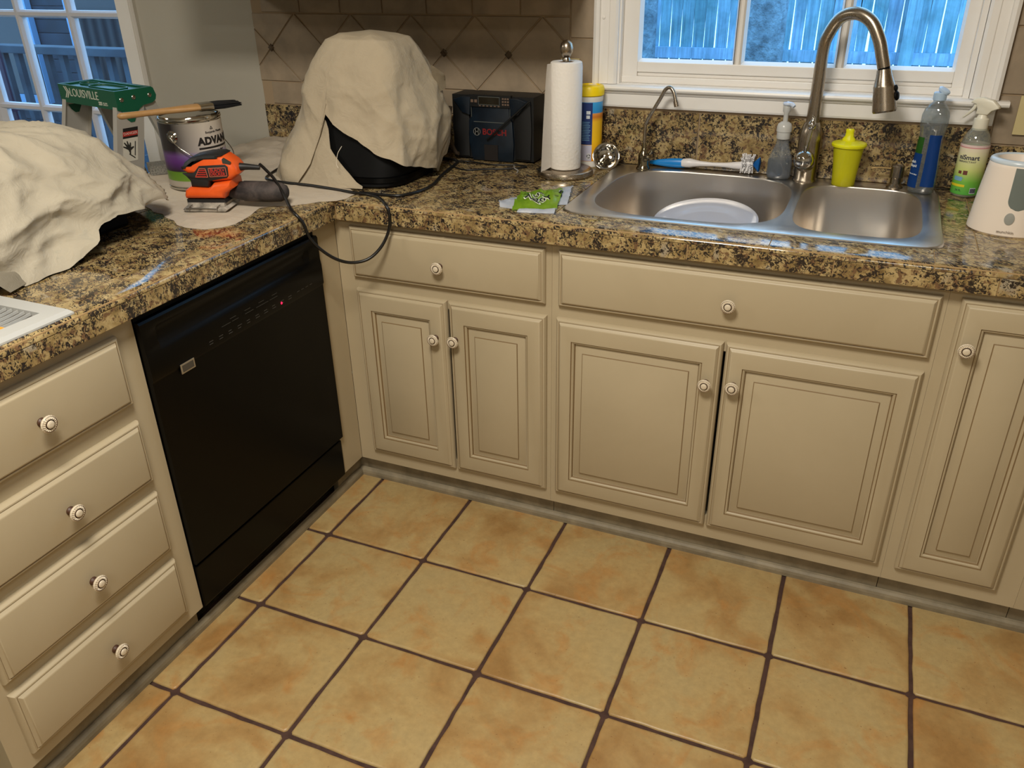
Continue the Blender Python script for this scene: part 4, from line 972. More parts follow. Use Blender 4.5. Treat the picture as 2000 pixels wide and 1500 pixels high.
# ================= RADIO =================
rd = thing('jobsite_radio', 'dusty dark blue and black jobsite radio against the backsplash', 'radio', (.237, .548, ZC))
NAVY = mottled('radio_navy', (8, 19, 30), (14, 29, 42), 30, .45, .1, 60, False); RBK = plain('radio_black', (11, 12, 13), .55); DUST = plain('dusty_edge', (92, 96, 92), .7)
x0, x1, yf, yb = -.128, .132, -.048, .048
bm = B(); box(bm, x0, x1, yf+.010, yb, .006, .188); obj('shell', bm, RBK, rd, bevel=.010)
bm = B(); prism(bm, [(-.062, .002), (.068, .002), (.072, .055), (.068, .118), (.060, .128), (.058, .170), (.052, .186), (-.052, .186), (-.060, .168), (-.062, .128), (-.072, .118), (-.074, .055)], yf, yf+.03, inset=(.003, .003)); ccw(bm); face = obj('front_panel', bm, NAVY, rd, smooth=.5)
for s in (-1, 1):
    bm = B(); cx = s*.100
    prism(bm, [(cx-.026, .010), (cx+.024, .010), (cx+.028, .10), (cx+.024, .178), (cx-.018, .178), (cx-.030, .12), (cx-.026, .08)] if s > 0 else [(cx-.024, .010), (cx+.026, .010), (cx+.026, .08), (cx+.030, .12), (cx+.018, .178), (cx-.024, .178), (cx-.028, .10)], yf+.004, yf+.03, inset=(.004, .004)); ccw(bm); obj('speaker_grille', bm, RBK, rd, smooth=.5)
    bm = B(); pp = [(s*.062, .185), (s*.090, .185), (s*.118, .176), (s*.090, .140), (s*.066, .134)]
    prism(bm, pp if s > 0 else pp[::-1], yf-.006, yf+.012, inset=(.002, .002)); ccw(bm); obj('corner_guard', bm, NAVY, rd, smooth=.5)
obj('control_bar', box(B(), -.066, .066, yf-.004, yf+.01, .158, .192), RBK, rd, bevel=.003)
obj('display', box(B(), -.034, .030, yf-.0055, yf-.0042, .1655, .186), plain('lcd', (38, 34, 26), .1), rd)
bm = B()
for a in ((-.036, .032, .186, .1872), (-.036, .032, .1643, .1655), (-.036, -.035, .1655, .186), (.031, .032, .1655, .186)): box(bm, a[0], a[1], yf-.0058, yf-.0042, a[2], a[3])
for z_ in (.114,): box(bm, -.055, .050, yf-.0012, yf+.001, z_, z_+.0016)
for s in (-1, 1): box(bm, s*.062-.0006, s*.062+.0006, yf-.0004, yf+.001, .128, .165)
obj('dusty_trim', bm, DUST, rd)
bm = B()
for k in range(6): box(bm, -.034+k*.012, -.028+k*.012, yf-.0062, yf-.0042, .160, .1628)
for r1 in range(3):
    for k in range(3): box(bm, .040+k*.008, .0455+k*.008, yf-.0062, yf-.0042, .165+r1*.008, .1695+r1*.008)
for k in range(2): box(bm, -.060+k*.012, -.052+k*.012, yf-.0062, yf-.0042, .170, .178)
obj('keys', bm, plain('key_grey', (112, 92, 78), .5), rd)
Mr = frame_to((-.028, yf-.0004, .086), (1, 0, 0)) @ Matrix.Rotation(R(90), 4, 'X'); text('lettering', 'BOSCH', .0245, plain('print_red', (128, 26, 28), .5), Mr, face, bold=.02, sx=.98)
bm = B(); M = axis_to((-.046, yf-.0002, .086), (0, -1, 0)); lathe(bm, [(.0115, 0), (.0115, .0008), (.0097, .0008), (.0097, 0)], 28, M); 
for s in (-1, 1): box(bm, -.046+s*.0045-.0011, -.046+s*.0045+.0011, yf-.001, yf, .0785, .0935)
box(bm, -.0505, -.0415, yf-.001, yf, .0848, .0872); obj('emblem', bm, plain('print_silver', (112, 112, 108), .5), face)
bm = B(); tube(bm, [(.128, yf-.01, .182), (.020, yf-.012, .090), (-.010, yf-.008, .066)], .0028, 8, 0, 3); obj('antenna', bm, RBK, rd, smooth=.8)
bm = B(); tube(bm, [(-.128, yf-.004, .155), (-.134, yf-.008, .110), (-.132, yf-.008, .06), (-.118, yf-.004, .022), (-.108, yf-.004, .018)], .006, 8, 0, 4); obj('side_bumper', bm, plain('dusty_rubber', (74, 60, 46), .8), rd, smooth=.8)
obj('battery_door', box(B(), -.022, .022, yf-.003, yf+.002, .004, .050), plain('radio_brownblack', (24, 18, 16), .6), rd, bevel=.003)
# thin wires in front of the radio
def wire(nm, pts, r, mat, label, cat, k=8, group=None, seg=10):
    bm = B(); tube(bm, pts, r, seg, 0, k); o = obj(nm, bm, mat, smooth=1.2); tag(o, label, cat, group); return o
zc_ = ZC+.0025
wire('charging_cable', [(.12, .44, zc_), (.16, .395, zc_), (.215, .37, zc_), (.27, .40, zc_), (.33, .425, zc_), (.365, .46, zc_+.001), (.33, .475, zc_), (.26, .455, zc_), (.18, .47, zc_), (.15, .45, zc_+.004)], .0023, BLACK_RUB, 'thin black cable coiled on the granite in front of the radio', 'cable')
wire('cable_tie', [(.330, .452, zc_+.003), (.345, .420, zc_+.004), (.362, .405, zc_+.002), (.365, .39, zc_)], .0018, plain('tie_grey', (150, 146, 140), .4), 'short grey wire end lying before the radio near the paper towels', 'wire')

# ================= DRAPED AND FLAT CANVAS =================
def itp(x, tab):
    tab = sorted(tab)
    if x <= tab[0][0]: return tab[0][1]
    for (a, va), (b2, vb) in zip(tab, tab[1:]):
        if x <= b2: return va+(vb-va)*(x-a)/(b2-a)
    return tab[-1][1]
def crease(p, s, seed=0):
    """crumpled-cloth height: flat facets meeting in sharp folds"""
    q = Vector(p)*s + Vector((seed*3.1, seed*1.7, seed)); q = q + noise.noise_vector(q*.6)*.55
    d, _ = noise.voronoi(q); return (d[1]-d[0])**.8 - .35
def ridge(p, s, seed=0):
    q = Vector(p)*s + Vector((seed, seed*.7, seed*1.3)); q = q + noise.noise_vector(q*.5)*.8
    return 1-2*abs(noise.noise(q))
PRF = [(1.262, .02), (1.258, .30), (1.247, .47), (1.225, .55), (1.19, .64), (1.12, .75), (1.05, .84), (.97, .93), (.885, 1.0)]
def csurf(th, z, off, top=0):
    n = 4; c, s = cos(th), sin(th); k = (abs(c)**n+abs(s)**n)**(-1/n); q = itp(z, PRF)
    sh = itp(z, [(.885, 0), (1.05, .04), (1.25, .045)])
    return Vector((-.055+sh*.828+(.195*q+off)*c*k, .25+sh*.561+(.17*q+off)*s*k, z))
ap = thing('black_appliance', 'black bulky appliance with rounded corners mostly hidden under the draped cloth', 'appliance', (-.055, .25, ZC))
bm = B(); zz = [.8855, .892, .93, .99, 1.05, 1.12, 1.17, 1.20, 1.225, 1.24, 1.246]
loops = [[csurf(2*pi*j/64, z, -.006 if z > .89 else -.014) for j in range(64)] for z in zz]; rings(bm, loops); obj('body', bm, BLACK_MAT, ap, True, smooth=1)
bm = B(); rings(bm, [[csurf(2*pi*j/64, z, o_) for j in range(64)] for z, o_ in ((.900, -.0055), (.902, -.001), (.914, -.001), (.916, -.0055))], cap0=False, cap1=False); obj('base_band', bm, BLACK_GLOSS, ap, True, smooth=.6)
HEM = [(-180, .889), (-125, .889), (-113, .892), (-109, .95), (-107, 1.072), (-97, 1.047), (-85, 1.026), (-72, 1.011), (-58, .978), (-47, .966), (-35, .945), (-20, .930), (0, .916), (12, .906), (20, .890), (27, .925), (40, .935), (90, .92), (150, .90), (180, .889)]
dc = thing('draped_cloth', 'beige canvas drop cloth draped over the black appliance in the counter corner', 'cloth', (-.055, .25, ZC))
def cover(thr, hem, NT, NZ, off, seed, amp=1, closed=True):
    bm = B(); rows = []
    for j in range(NT+(0 if closed else 1)):
        th = thr[0]+(thr[1]-thr[0])*j/NT; dg = (math.degrees(th)+180) % 360-180; zh = hem(dg); row = []
        for i in range(NZ+1):
            t = i/NZ
            z = 1.262 - (1.262-zh)*(t**1.0) if closed else hem.top(dg)+(zh-hem.top(dg))*t
            if closed: 
                # cap part uses more rows at the top
                tt = t; z = 1.262-(1.262-zh)*(tt**1.35)
            p = csurf(th, z, off); nrm = (csurf(th, z, off+.01)-csurf(th, z, off)).normalized()
            low = min(1, max(0, (1.24-z)/.12)); vert = .0
            v1 = p.x*.7+p.y*.3-p.z*.75; v2_ = p.x*.6-p.y*.5+p.z*.7; v3_ = p.y*.9+p.x*.3; f = .012*ridge((p.x, p.y, p.z*.5), 6.0, seed)-.026*crease((v1*.3, v2_, v3_), 7.5, seed)+.004*ridge((v1*.4, v2_, v3_), 18, seed+3)-.010*crease((v1, v2_*.5, v3_), 13, seed+4)+.0012*ridge(p, 40, seed+5)
            # long tension folds falling from the shoulders
            f += low*(.009*sin(th*9+3*noise.noise(p*6)+z*9)*itp(z, [(.88, 1), (1.2, .2)]))
            bul = .022*math.exp(-((dg-12)/32)**2)*math.exp(-((z-1.02)/.08)**2) + .016*math.exp(-((dg+140)/25)**2)*itp(z, [(.88, 1), (1.1, 0)])
            p = p + nrm*((f*.75+.004)*amp*(.35+.65*low)+bul)
            if z < .90: p.z = max(p.z, .8875)
            if z > 1.2: p.z += .004*ridge(p, 9, seed+2)-.002
            row.append(p)
        rows.append(row)
    V = [[bm.verts.new(p) for p in r] for r in rows]; n = len(V)
    for j in range(n if closed else n-1):
        k = (j+1) % n
        for i in range(NZ): bm.faces.new((V[j][i], V[k][i], V[k][i+1], V[j][i+1]))
    if closed: bm.faces.new([V[j][0] for j in range(n)])
    ccw(bm)
    # thickness
    bmesh.ops.solidify(bm, geom=bm.faces[:], thickness=.0016)
    return bm
hem = lambda d: itp(d, HEM) + .004*noise.noise(Vector((d*.09, 2, 1)))
obj('sheet', cover((0, 2*pi), hem, 260, 74, .006, 2), CANVAS, dc, True, smooth=1.2)
class FH:
    def __call__(s, d): return .8885
    def top(s, d): return itp(d, [(-116, 1.05), (-110, 1.055), (-104, 1.03), (-97, .984), (-86, .955), (-76, .93), (-68, .905), (-62, .893)])
obj('side_flap', cover((R(-116), R(-63)), FH(), 50, 30, .002, 6, .5, False), CANVAS, dc, True, smooth=1.2)
# rolled hem seam along the lifted edge
pts = []
for k in range(70):
    d = -107+k*(127/69); p = csurf(R(d), hem(d)+.002, .0125); bul = .022*math.exp(-((d-12)/32)**2)*math.exp(-((p.z-1.02)/.08)**2); pts.append(p+Vector((cos(R(d)), sin(R(d)), 0))*(.003+bul))
bm = B()
def ear(base, dirs, L, wd, seed):
    V = []
    for i in range(9):
        t = i/8; row = []
        for j in range(7):
            s = (j/6-.5); p = Vector(base)+Vector(dirs[0])*(L*t)+Vector(dirs[1])*(s*wd*(1-t*.55)); p += Vector(dirs[2])*(.008*sin(t*3)+.006*ridge(p, 30, seed)*t); row.append(bm.verts.new(p))
        V.append(row)
    for i in range(8):
        for j in range(6): bm.faces.new((V[i][j], V[i][j+1], V[i+1][j+1], V[i+1][j]))
ear((.140, .335, 1.135), ((.78, .45, -.10), (.1, -.3, 1), (.3, -.8, .2)), .040, .085, 1)
bmesh.ops.solidify(bm, geom=bm.faces[:], thickness=.0014); ccw(bm); obj('folded_corner', bm, CANVAS, dc, True, smooth=1.2); bm = B()
ear((.128, .322, .925), ((.2, .1, -.95), (.8, .5, 0), (.3, -.8, 0)), .036, .045, 7)
bmesh.ops.solidify(bm, geom=bm.faces[:], thickness=.0014); ccw(bm); obj('folded_corner', bm, CANVAS, dc, True, smooth=1.2)
bm = B(); tube(bm, [(.002, .070, 1.0), (-.006, .062, .985), (-.010, .060, .972), (-.014, .060, .955), (-.008, .058, .945)], .0007, 5, 0, 4); obj('loose_thread', bm, plain('thread', (226, 216, 196), .8), dc, True)

# flat canvas over the corner of the peninsula
outl = [(-.655, -.02), (-.57, -.10), (-.50, -.17), (-.43, -.20), (-.40, -.245), (-.36, -.262), (-.335, -.28), (-.30, -.285), (-.275, -.305), (-.235, -.318), (-.20, -.345), (-.165, -.357), (-.115, -.350), (-.085, -.325), (-.072, -.29), (-.085, -.22), (-.108, -.155), (-.085, -.13), (-.05, -.118), (-.018, -.086), (.005, -.055), (.040, -.036), (.052, -.01), (.052, .042), (.0, .085), (-.1, .10), (-.26, .16), (-.30, .30), (-.33, .45), (-.36, .592), (-.5, .594), (-.658, .594), (-.658, .40), (-.658, .2)]
def sheet_bm(outl, step, hfun, thick=.0012, z0=ZC+.0012):
    P2 = []; n = len(outl)
    for i in range(n):
        a, b2 = Vector(outl[i]), Vector(outl[(i+1) % n]); k = max(1, int((b2-a).length/step))
        for j in range(k): P2.append(a+(b2-a)*j/k)
    nb = len(P2); edges = [(i, (i+1) % nb) for i in range(nb)]
    def inside(p):
        c = False
        for i in range(n):
            a, b2 = outl[i], outl[(i+1) % n]
            if (a[1] > p[1]) != (b2[1] > p[1]) and p[0] < (b2[0]-a[0])*(p[1]-a[1])/(b2[1]-a[1])+a[0]: c = not c
        return c
    def dist(p):
        m = 9
        for i in range(n):
            a, b2 = Vector(outl[i]), Vector(outl[(i+1) % n]); d = b2-a; t = max(0, min(1, (p-a).dot(d)/d.length_squared)); m = min(m, (p-a-d*t).length)
        return m
    xs_ = [p.x for p in P2]; ys_ = [p.y for p in P2]; x = min(xs_); r_ = random.Random(1)
    while x < max(xs_):
        y = min(ys_)
        while y < max(ys_):
            p = Vector((x+r_.uniform(-.3, .3)*step, y+r_.uniform(-.3, .3)*step))
            if inside(p) and dist(p) > step*.6: P2.append(p)
            y += step
        x += step
    vs, es, fs, *_ = delaunay_2d_cdt(P2, edges, [], 1, 1e-6)
    bm = B(); V = []
    for v in vs:
        d = dist(v); h = hfun(v.x, v.y, d); V.append(bm.verts.new((v.x, v.y, z0+max(0, h))))
    for f in fs: bm.faces.new([V[i] for i in f])
    for f in bm.faces:
        f.normal_update()
        if f.normal.z < 0: f.normal_flip()
    bmesh.ops.solidify(bm, geom=bm.faces[:], thickness=.0010)
    return bm
def hf(x, y, d):
    p = Vector((x, y, 0)); e = min(1, d/.03); near = math.exp(-((x+.45)**2+(y-.42)**2)/.035)
    return e*(.0035*max(0, ridge(p, 6, 3))+.0015*max(0, ridge(p, 18, 7))) + near*(.022*max(0, ridge(p, 9, 11))*min(1, d/.02)) + .002*max(0, noise.noise(Vector((x*30, y*30, 2))))
fc_ = obj('drop_cloth', sheet_bm(outl, .011, hf), CANVAS2, None, smooth=1.3); tag(fc_, 'flat beige drop cloth spread on the counter beneath the paint can and the sander', 'cloth')

# bundled canvas heap over a black box, left foreground
PQ = [(1.126, .02), (1.121, .35), (1.107, .54), (1.08, .68), (1.04, .79), (1.0, .88), (.95, .96), (.885, 1.0)]
def psurf(th, z, off=0):
    n = 2.8; c, s = cos(th), sin(th); k = (abs(c)**n+abs(s)**n)**(-1/n); q = itp(z, PQ)
    return Vector((-.43+(.245*q+off)*c*k, -.668+(.405*q+off)*s*k, z))
HP = [(-180, .889), (-60, .889), (-32, .895), (-25, .915), (-19, .905), (-14, .889), (-8, .889), (0, .889), (5, .897), (10, .918), (15, .948), (22, .958), (30, .948), (45, .942), (60, .925), (80, .905), (100, .892), (180, .889)]
bc = thing('cloth_bundle', 'heap of bunched beige canvas cloth covering a black box at the left', 'cloth', (-.43, -.668, ZC))
bm = B(); rows = []; NT, NZ = 280, 84
for j in range(NT):
    th = 2*pi*j/NT; dg = (math.degrees(th)+180) % 360-180; zh = itp(dg, HP)+.006*noise.noise(Vector((dg*.12, 7, 1))); row = []
    for i in range(NZ+1):
        t = i/NZ; z = 1.126-(1.126-zh)*t**1.3; p = psurf(th, z); nrm = (psurf(th, z, .01)-p).normalized(); low = min(1, max(0, (1.12-z)/.06))
        if low < 1: nrm = (nrm*low+Vector((0, 0, 1))*(1-low)).normalized()
        q = Vector((p.x, p.y, p.z*1.25)); wq = q + noise.noise_vector(q*5)*.05
        u1 = wq.x*.5+wq.y*.72-wq.z*.5; u2 = wq.x*.62-wq.y*.2+wq.z*.9; u3 = wq.x*.6-wq.y*.66-wq.z*.4
        f = .030*ridge((u1*.45, u2, u3), 5.5, 4)-.050*crease((u1*.35, u2, u3*.9), 7.5, 3)+.012*ridge((u1*.4, u2, u3), 13, 9)-.016*crease((u1*.9, u2*.6, u3), 12, 6)+.0025*ridge(wq, 28, 5)+.001*ridge(wq, 60, 2)
        f += low*.008*sin(th*7+3*noise.noise(p*4)-z*14)
        p = p+nrm*(f*.62-.006)*(1 if z > .93 else .35+.65*(z-.885)/.045)
        p.z = max(p.z, .8872); row.append(p)
    rows.append(row)
V = [[bm.verts.new(p) for p in r] for r in rows]
for j in range(NT):
    k = (j+1) % NT
    for i in range(NZ): bm.faces.new((V[j][i], V[k][i], V[k][i+1], V[j][i+1]))
bm.faces.new([V[j][0] for j in range(NT)]); ccw(bm); bmesh.ops.solidify(bm, geom=bm.faces[:], thickness=.0018)
obj('sheet', bm, CANVAS_Y, bc, True, smooth=1.2)
# two hanging corners of the bundle
bm = B()
for a_ in (((-.215, -.80, .955), ((.45, .2, -.85), (-.3, .9, 0), (.7, -.4, .1)), .075, .13, 8),):
    bm = B(); ear(*a_); bmesh.ops.solidify(bm, geom=bm.faces[:], thickness=.0014); ccw(bm)
    for v_ in bm.verts: v_.co.z = max(v_.co.z, .8872)
    obj('hanging_corner', bm, CANVAS_Y, bc, True, smooth=1.2)
bb = thing('black_box', 'low black plastic box peeking out from under the bundled cloth', 'box', (-.46, -.70, ZC))
obj('body', box(B(), -.56, -.305, -.90, -.385, ZC+.0005, .985), BLACK_MAT, bb, True, bevel=.008)
obj('lid', box(B(), -.55, -.315, -.89, -.395, .986, 1.0), BLACK_MAT, bb, True, bevel=.004)

# ================= PAINT CAN, BRUSH =================
cx_, cy_ = -.4065, -.026; zcn = ZC+.0065; n_, r_ = facing(cx_, cy_)
pc = thing('paint_can', 'gallon paint can with silver, purple and green label and wire handle', 'paint can', (cx_, cy_, zcn))
def canlab():
    m, nt, b = base('can_label', rough=.3); tc = N(nt, 'ShaderNodeTexCoord'); sp = N(nt, 'ShaderNodeSeparateXYZ'); nt.links.new(tc.outputs['Object'], sp.inputs[0])
    mr = N(nt, 'ShaderNodeMapRange'); mr.inputs[1].default_value = 0; mr.inputs[2].default_value = .18; nt.links.new(sp.outputs[2], mr.inputs[0])
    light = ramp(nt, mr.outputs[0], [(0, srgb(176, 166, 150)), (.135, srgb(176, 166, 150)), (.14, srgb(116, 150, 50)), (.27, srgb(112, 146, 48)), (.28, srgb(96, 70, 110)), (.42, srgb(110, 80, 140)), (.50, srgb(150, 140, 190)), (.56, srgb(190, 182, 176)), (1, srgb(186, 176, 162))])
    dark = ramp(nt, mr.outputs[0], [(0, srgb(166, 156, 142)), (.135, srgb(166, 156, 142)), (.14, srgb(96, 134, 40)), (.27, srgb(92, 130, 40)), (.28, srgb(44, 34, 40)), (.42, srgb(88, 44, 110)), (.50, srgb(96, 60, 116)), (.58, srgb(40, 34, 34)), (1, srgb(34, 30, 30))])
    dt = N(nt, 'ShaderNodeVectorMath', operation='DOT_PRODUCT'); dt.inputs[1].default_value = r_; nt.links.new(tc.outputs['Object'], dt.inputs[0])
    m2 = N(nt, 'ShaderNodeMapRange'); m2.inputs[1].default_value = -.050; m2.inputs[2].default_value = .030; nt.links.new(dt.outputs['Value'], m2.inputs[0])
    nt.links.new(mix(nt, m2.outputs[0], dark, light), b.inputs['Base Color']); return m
obj('body', lathe(B(), [(.079, 0), (.0815, .001), (.0815, .006), (.080, .008), (.080, .174), (.0815, .176), (.0825, .180), (.0815, .184), (.079, .184)], 64), CHROME, pc, smooth=.6)
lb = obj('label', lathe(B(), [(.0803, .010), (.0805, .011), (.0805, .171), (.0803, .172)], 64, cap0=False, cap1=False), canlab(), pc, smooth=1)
obj('lid', lathe(B(), [(.0780, .1835), (.0775, .186), (.0765, .187), (.073, .187), (.071, .181), (.001, .181)], 56), CHROME, pc, smooth=.6)
def ctext(s, size, mat, ang, z, **k):
    a = R(ang); d = n_*cos(a)+r_*sin(a); x = r_*cos(a)-n_*sin(a); M = frame_to(d*.0808+Vector((0, 0, z)), x) @ Matrix.Rotation(R(90), 4, 'X')
    return text('lettering', s, size, mat, M, lb, wrap=.0808, **k)
INK = plain('ink_black', (24, 20, 20), .5)
ctext('ADVANCE', .026, INK, 8, .124, bold=.055, sx=1.0, space=1.05); ctext('Benjamin Moore', .0085, INK, 24, .146); ctext('Waterborne Interior Alkyd', .006, INK, 14, .098)
def cpat(a0_, a1_, z0, z1, mat, nm):
    bm = B(); L = [n_*cos(R(a0_+(a1_-a0_)*j/10))+r_*sin(R(a0_+(a1_-a0_)*j/10)) for j in range(11)]
    rings(bm, [[d*.0809+Vector((0, 0, z)) for d in L] for z in (z0, z1)], cap0=False, cap1=False, closed=False); obj(nm, bm, mat, lb, smooth=1)
cpat(8, 85, .1045, .1095, INK, 'printed_bar')
a = R(38); d = n_*cos(a)+r_*sin(a); x = r_*cos(a)-n_*sin(a); bm = B(); tri = [(-.005, .153), (.005, .153), (0, .1615)]; tr2 = [(-.0022, .1545), (.0022, .1545), (0, .1585)]
o3 = [bm.verts.new(d*.0812+x*u+Vector((0, 0, z))) for u, z in tri]; i3 = [bm.verts.new(d*.0812+x*u+Vector((0, 0, z))) for u, z in tr2]
for i in range(3): k = (i+1) % 3; bm.faces.new((o3[i], o3[k], i3[k], i3[i]))
obj('triangle_logo', bm, INK, lb)
ha = R(-38); hd_ = n_*cos(ha)+r_*sin(ha)
for sgn in (1, -1):
    bm = B(); lathe(bm, [(.0155, -.002), (.0160, .001), (.0125, .0045), (.008, .004), (.0075, .006), (.004, .009), (.001, .0095)], 28, axis_to(hd_*sgn*.0805+Vector((0, 0, .140)), hd_*sgn)); obj('handle_ear', bm, CHROME, pc, smooth=.7)
bm = B(); pts = []
for k in range(25):
    t = k/24; a = ha+pi*t; d = n_*cos(a)+r_*sin(a); pts.append(d*(.090+.010*sin(pi*t))+Vector((0, 0, .140-.075*sin(pi*t)**.8)))
tube(bm, pts, .0014, 8); obj('wire_handle', bm, CHROME, pc, smooth=1)

pb = thing('paint_brush', 'flat paint brush with wooden handle and black bristles lying across the paint can', 'paint brush', (-.487, -.186, zcn+.200), math.atan2(.284, .157))
bm = B(); L = []
for x, hw, th_ in ((0, .001, .001), (.003, .006, .006), (.010, .0085, .0085), (.035, .0080, .0080), (.075, .0075, .0075), (.115, .0088, .0080), (.145, .0125, .0085), (.165, .018, .009), (.190, .0235, .009), (.212, .026, .0088)):
    L.append([Vector((x, hw*cos(2*pi*k/20), th_*sin(2*pi*k/20))) for k in range(20)])
rings(bm, L); obj('handle', bm, mottled('brush_wood', (164, 124, 74), (182, 140, 90), 20, .45, .05, 50), pb, smooth=1)
bm = B(); rings(bm, [sup(0, 0, 1, 1, 6, 0, 28) and [Vector((x, .0275*math.copysign(abs(cos(2*pi*k/28))**.5, cos(2*pi*k/28)), .0098*math.copysign(abs(sin(2*pi*k/28))**.5, sin(2*pi*k/28)))) for k in range(28)] for x in (.205, .2055, .222, .2225, .240)]); obj('ferrule', bm, CHROME, pb, smooth=.7)
bm = B(); rr = random.Random(4)
for k in range(420):
    y = rr.uniform(-.025, .025); z = rr.uniform(-.007, .007); L_ = .072+.008*rr.random()-.25*abs(y)*.2; s = 1+.25*rr.uniform(.6, 1)
    tube(bm, [(.238, y, z), (.270, y*1.1, z*1.0), (.238+L_, y*s+rr.uniform(-.002, .002), z*.6+rr.uniform(-.001, .001))], [.0008, .0008, .0004], 4)
o1 = obj('bristles', bm, plain('bristle_black', (22, 24, 28), .45), pb); o1['kind'] = 'stuff'

# grey sanding sponge on the cloth behind the can
sg = obj('sanding_sponge', box(B(), -.055, .05, -.032, .032, 0, .026), mottled('sponge_grey', (96, 94, 88), (150, 146, 136), 260, .95, .8, 300), None, bevel=.004); sg.location = (-.600, .060, ZC+.006); sg.rotation_euler = (0, 0, R(52)); tag(sg, 'speckled grey sanding sponge on the drop cloth left of the paint can', 'sponge')

# ================= SANDER =================
sa = thing('palm_sander', 'orange and black palm sander on the drop cloth in front of the paint can', 'sander', (-.212, -.205, ZC+.0055), math.atan2(.31, .95))
ORA = mottled('sander_orange', (222, 84, 24), (236, 96, 32), 9, .38, .1, 90, False); SBK = plain('sander_black', (26, 25, 25), .5); DSTY = mottled('dusty_plastic', (30, 27, 27), (80, 70, 66), 30, .75, .3, 80, False)
q = lambda pts: [((x-540)*1.55e-4, (1140-y)*1.52e-4) for x, y in pts]
bm = B(); prism(bm, q([(220, 860), (240, 800), (330, 750), (640, 770), (720, 690), (1000, 650), (1020, 770), (900, 850), (850, 940), (240, 945)]), -.040, .040, inset=(.010, .012)); ccw(bm); obj('lower_housing', bm, ORA, sa, smooth=.7)
bm = B(); prism(bm, q([(350, 760), (340, 660), (270, 560), (430, 500), (700, 520), (680, 640), (625, 770)]), -.0335, .0335, inset=(.006, .008)); ccw(bm); obj('neck', bm, SBK, sa, smooth=.7)
bm = B(); prism(bm, q([(245, 500), (260, 440), (300, 380), (420, 300), (620, 262), (860, 260), (930, 270), (1050, 360), (1110, 440), (1115, 560), (1000, 650), (700, 680), (640, 600), (430, 560), (330, 560)]), -.034, .034, inset=(.010, .012)); ccw(bm); up_ = obj('upper_housing', bm, ORA, sa, smooth=.7)
bm = B(); prism(bm, q([(240, 488), (250, 440), (295, 370), (420, 285), (640, 238), (860, 232), (925, 262), (860, 300), (830, 345), (550, 362), (430, 478)]), -.0348, .0348, inset=(.010, .009)); ccw(bm); obj('rubber_grip', bm, SBK, sa, smooth=.7)
bm = B(); prism(bm, q([(252, 528), (430, 530), (540, 415), (960, 392), (1000, 430), (990, 570), (960, 600), (690, 650), (640, 640), (330, 600)]), -.0352, -.030, inset=(.001, .001)); ccw(bm); sp_ = obj('side_panel', bm, SBK, sa, smooth=.5)
bm = B()
for k in range(4):
    y = 475+k*33; x0 = 535-k*24; prism(bm, q([(x0, y), (632, y), (632, y+16), (x0-10, y+16)]), -.0360, -.0350)
ccw(bm); obj('vent_slots', bm, plain('vent_red', (176, 40, 30), .5), sp_)
def outline_bm(pts, wd, y):
    bm = B(); n = len(pts)
    for i in range(n):
        a, b2 = Vector((pts[i][0], 0, pts[i][1])), Vector((pts[(i+1) % n][0], 0, pts[(i+1) % n][1])); d = (b2-a).normalized(); nn = Vector((-d.z, 0, d.x))*wd/2
        f = [a-nn-d*wd/2, b2-nn+d*wd/2, b2+nn+d*wd/2, a+nn-d*wd/2]; rings(bm, [[Vector((p.x, y, p.z)) for p in f], [Vector((p.x, y-.0006, p.z)) for p in f]])
    return ccw(bm)
PNK = plain('print_salmon', (206, 110, 84), .5)
obj('badge_outline', outline_bm(q([(685, 450), (960, 438), (968, 570), (690, 585)]), .0012, -.0352), PNK, sp_)
obj('vent_outline', outline_bm(q([(455, 590), (540, 455), (635, 455), (655, 590)]), .0012, -.0352), PNK, sp_)
M = Matrix.Translation(((705-540)*1.55e-4, -.0354, (1140-512)*1.52e-4)) @ Matrix.Rotation(R(90), 4, 'X'); text('lettering', 'BLACK+\nDECKER', .0108, plain('print_red2', (190, 50, 40), .5), M, sp_, mul=.82, bold=.02, sx=.92)
bm = B(); prism(bm, q([(925, 310), (950, 290), (1060, 360), (1040, 385), (930, 372)]), -.0352, -.0300); prism(bm, q([(1075, 440), (1105, 440), (1105, 540), (1085, 550)]), -.012, .012); ccw(bm); obj('switch_cap', bm, plain('switch_grey', (60, 62, 56), .35), sa, smooth=.6)
bm = B(); prism(bm, q([(240, 948), (850, 948), (880, 1000), (240, 1005)]), -.034, .034); ccw(bm); obj('skirt', bm, SBK, sa)
bm = B(); prism(bm, q([(215, 1062), (860, 1062), (905, 1100), (860, 1140), (200, 1140), (170, 1105)]), -.043, .043, inset=(.002, .002)); box(bm, -.045, .048, -.038, .038, .012, .021); ccw(bm); obj('sanding_pad', bm, mottled('dusty_pad', (88, 84, 78), (190, 180, 166), 24, .8, .3, 90, False), sa, smooth=.6)
bm = B()
for x in (-.040, .030): tube(bm, [(x, -.044, .004), (x+.002, -.0455, .012), (x+.010, -.044, .018)], .0013, 6, 0, 3)
tube(bm, [(-.048, -.0445, .009), (-.010, -.0455, .010), (.028, -.0445, .008)], .0015, 6, 0, 3); obj('paper_clamp', bm, plain('clamp_steel', (140, 136, 130), .35, .9), sa)
bm = B(); M = axis_to((.045, .010, .040), (1, .12, -.06)); lathe(bm, [(.018, 0), (.020, .010), (.024, .028), (.0255, .030), (.0255, .036), (.027, .038), (.0275, .070), (.0275, .1), (.025, .128), (.018, .142), (.010, .146), (.001, .147)], 32, M, sy=.92)
obj('dust_canister', bm, DSTY, sa, smooth=.8)
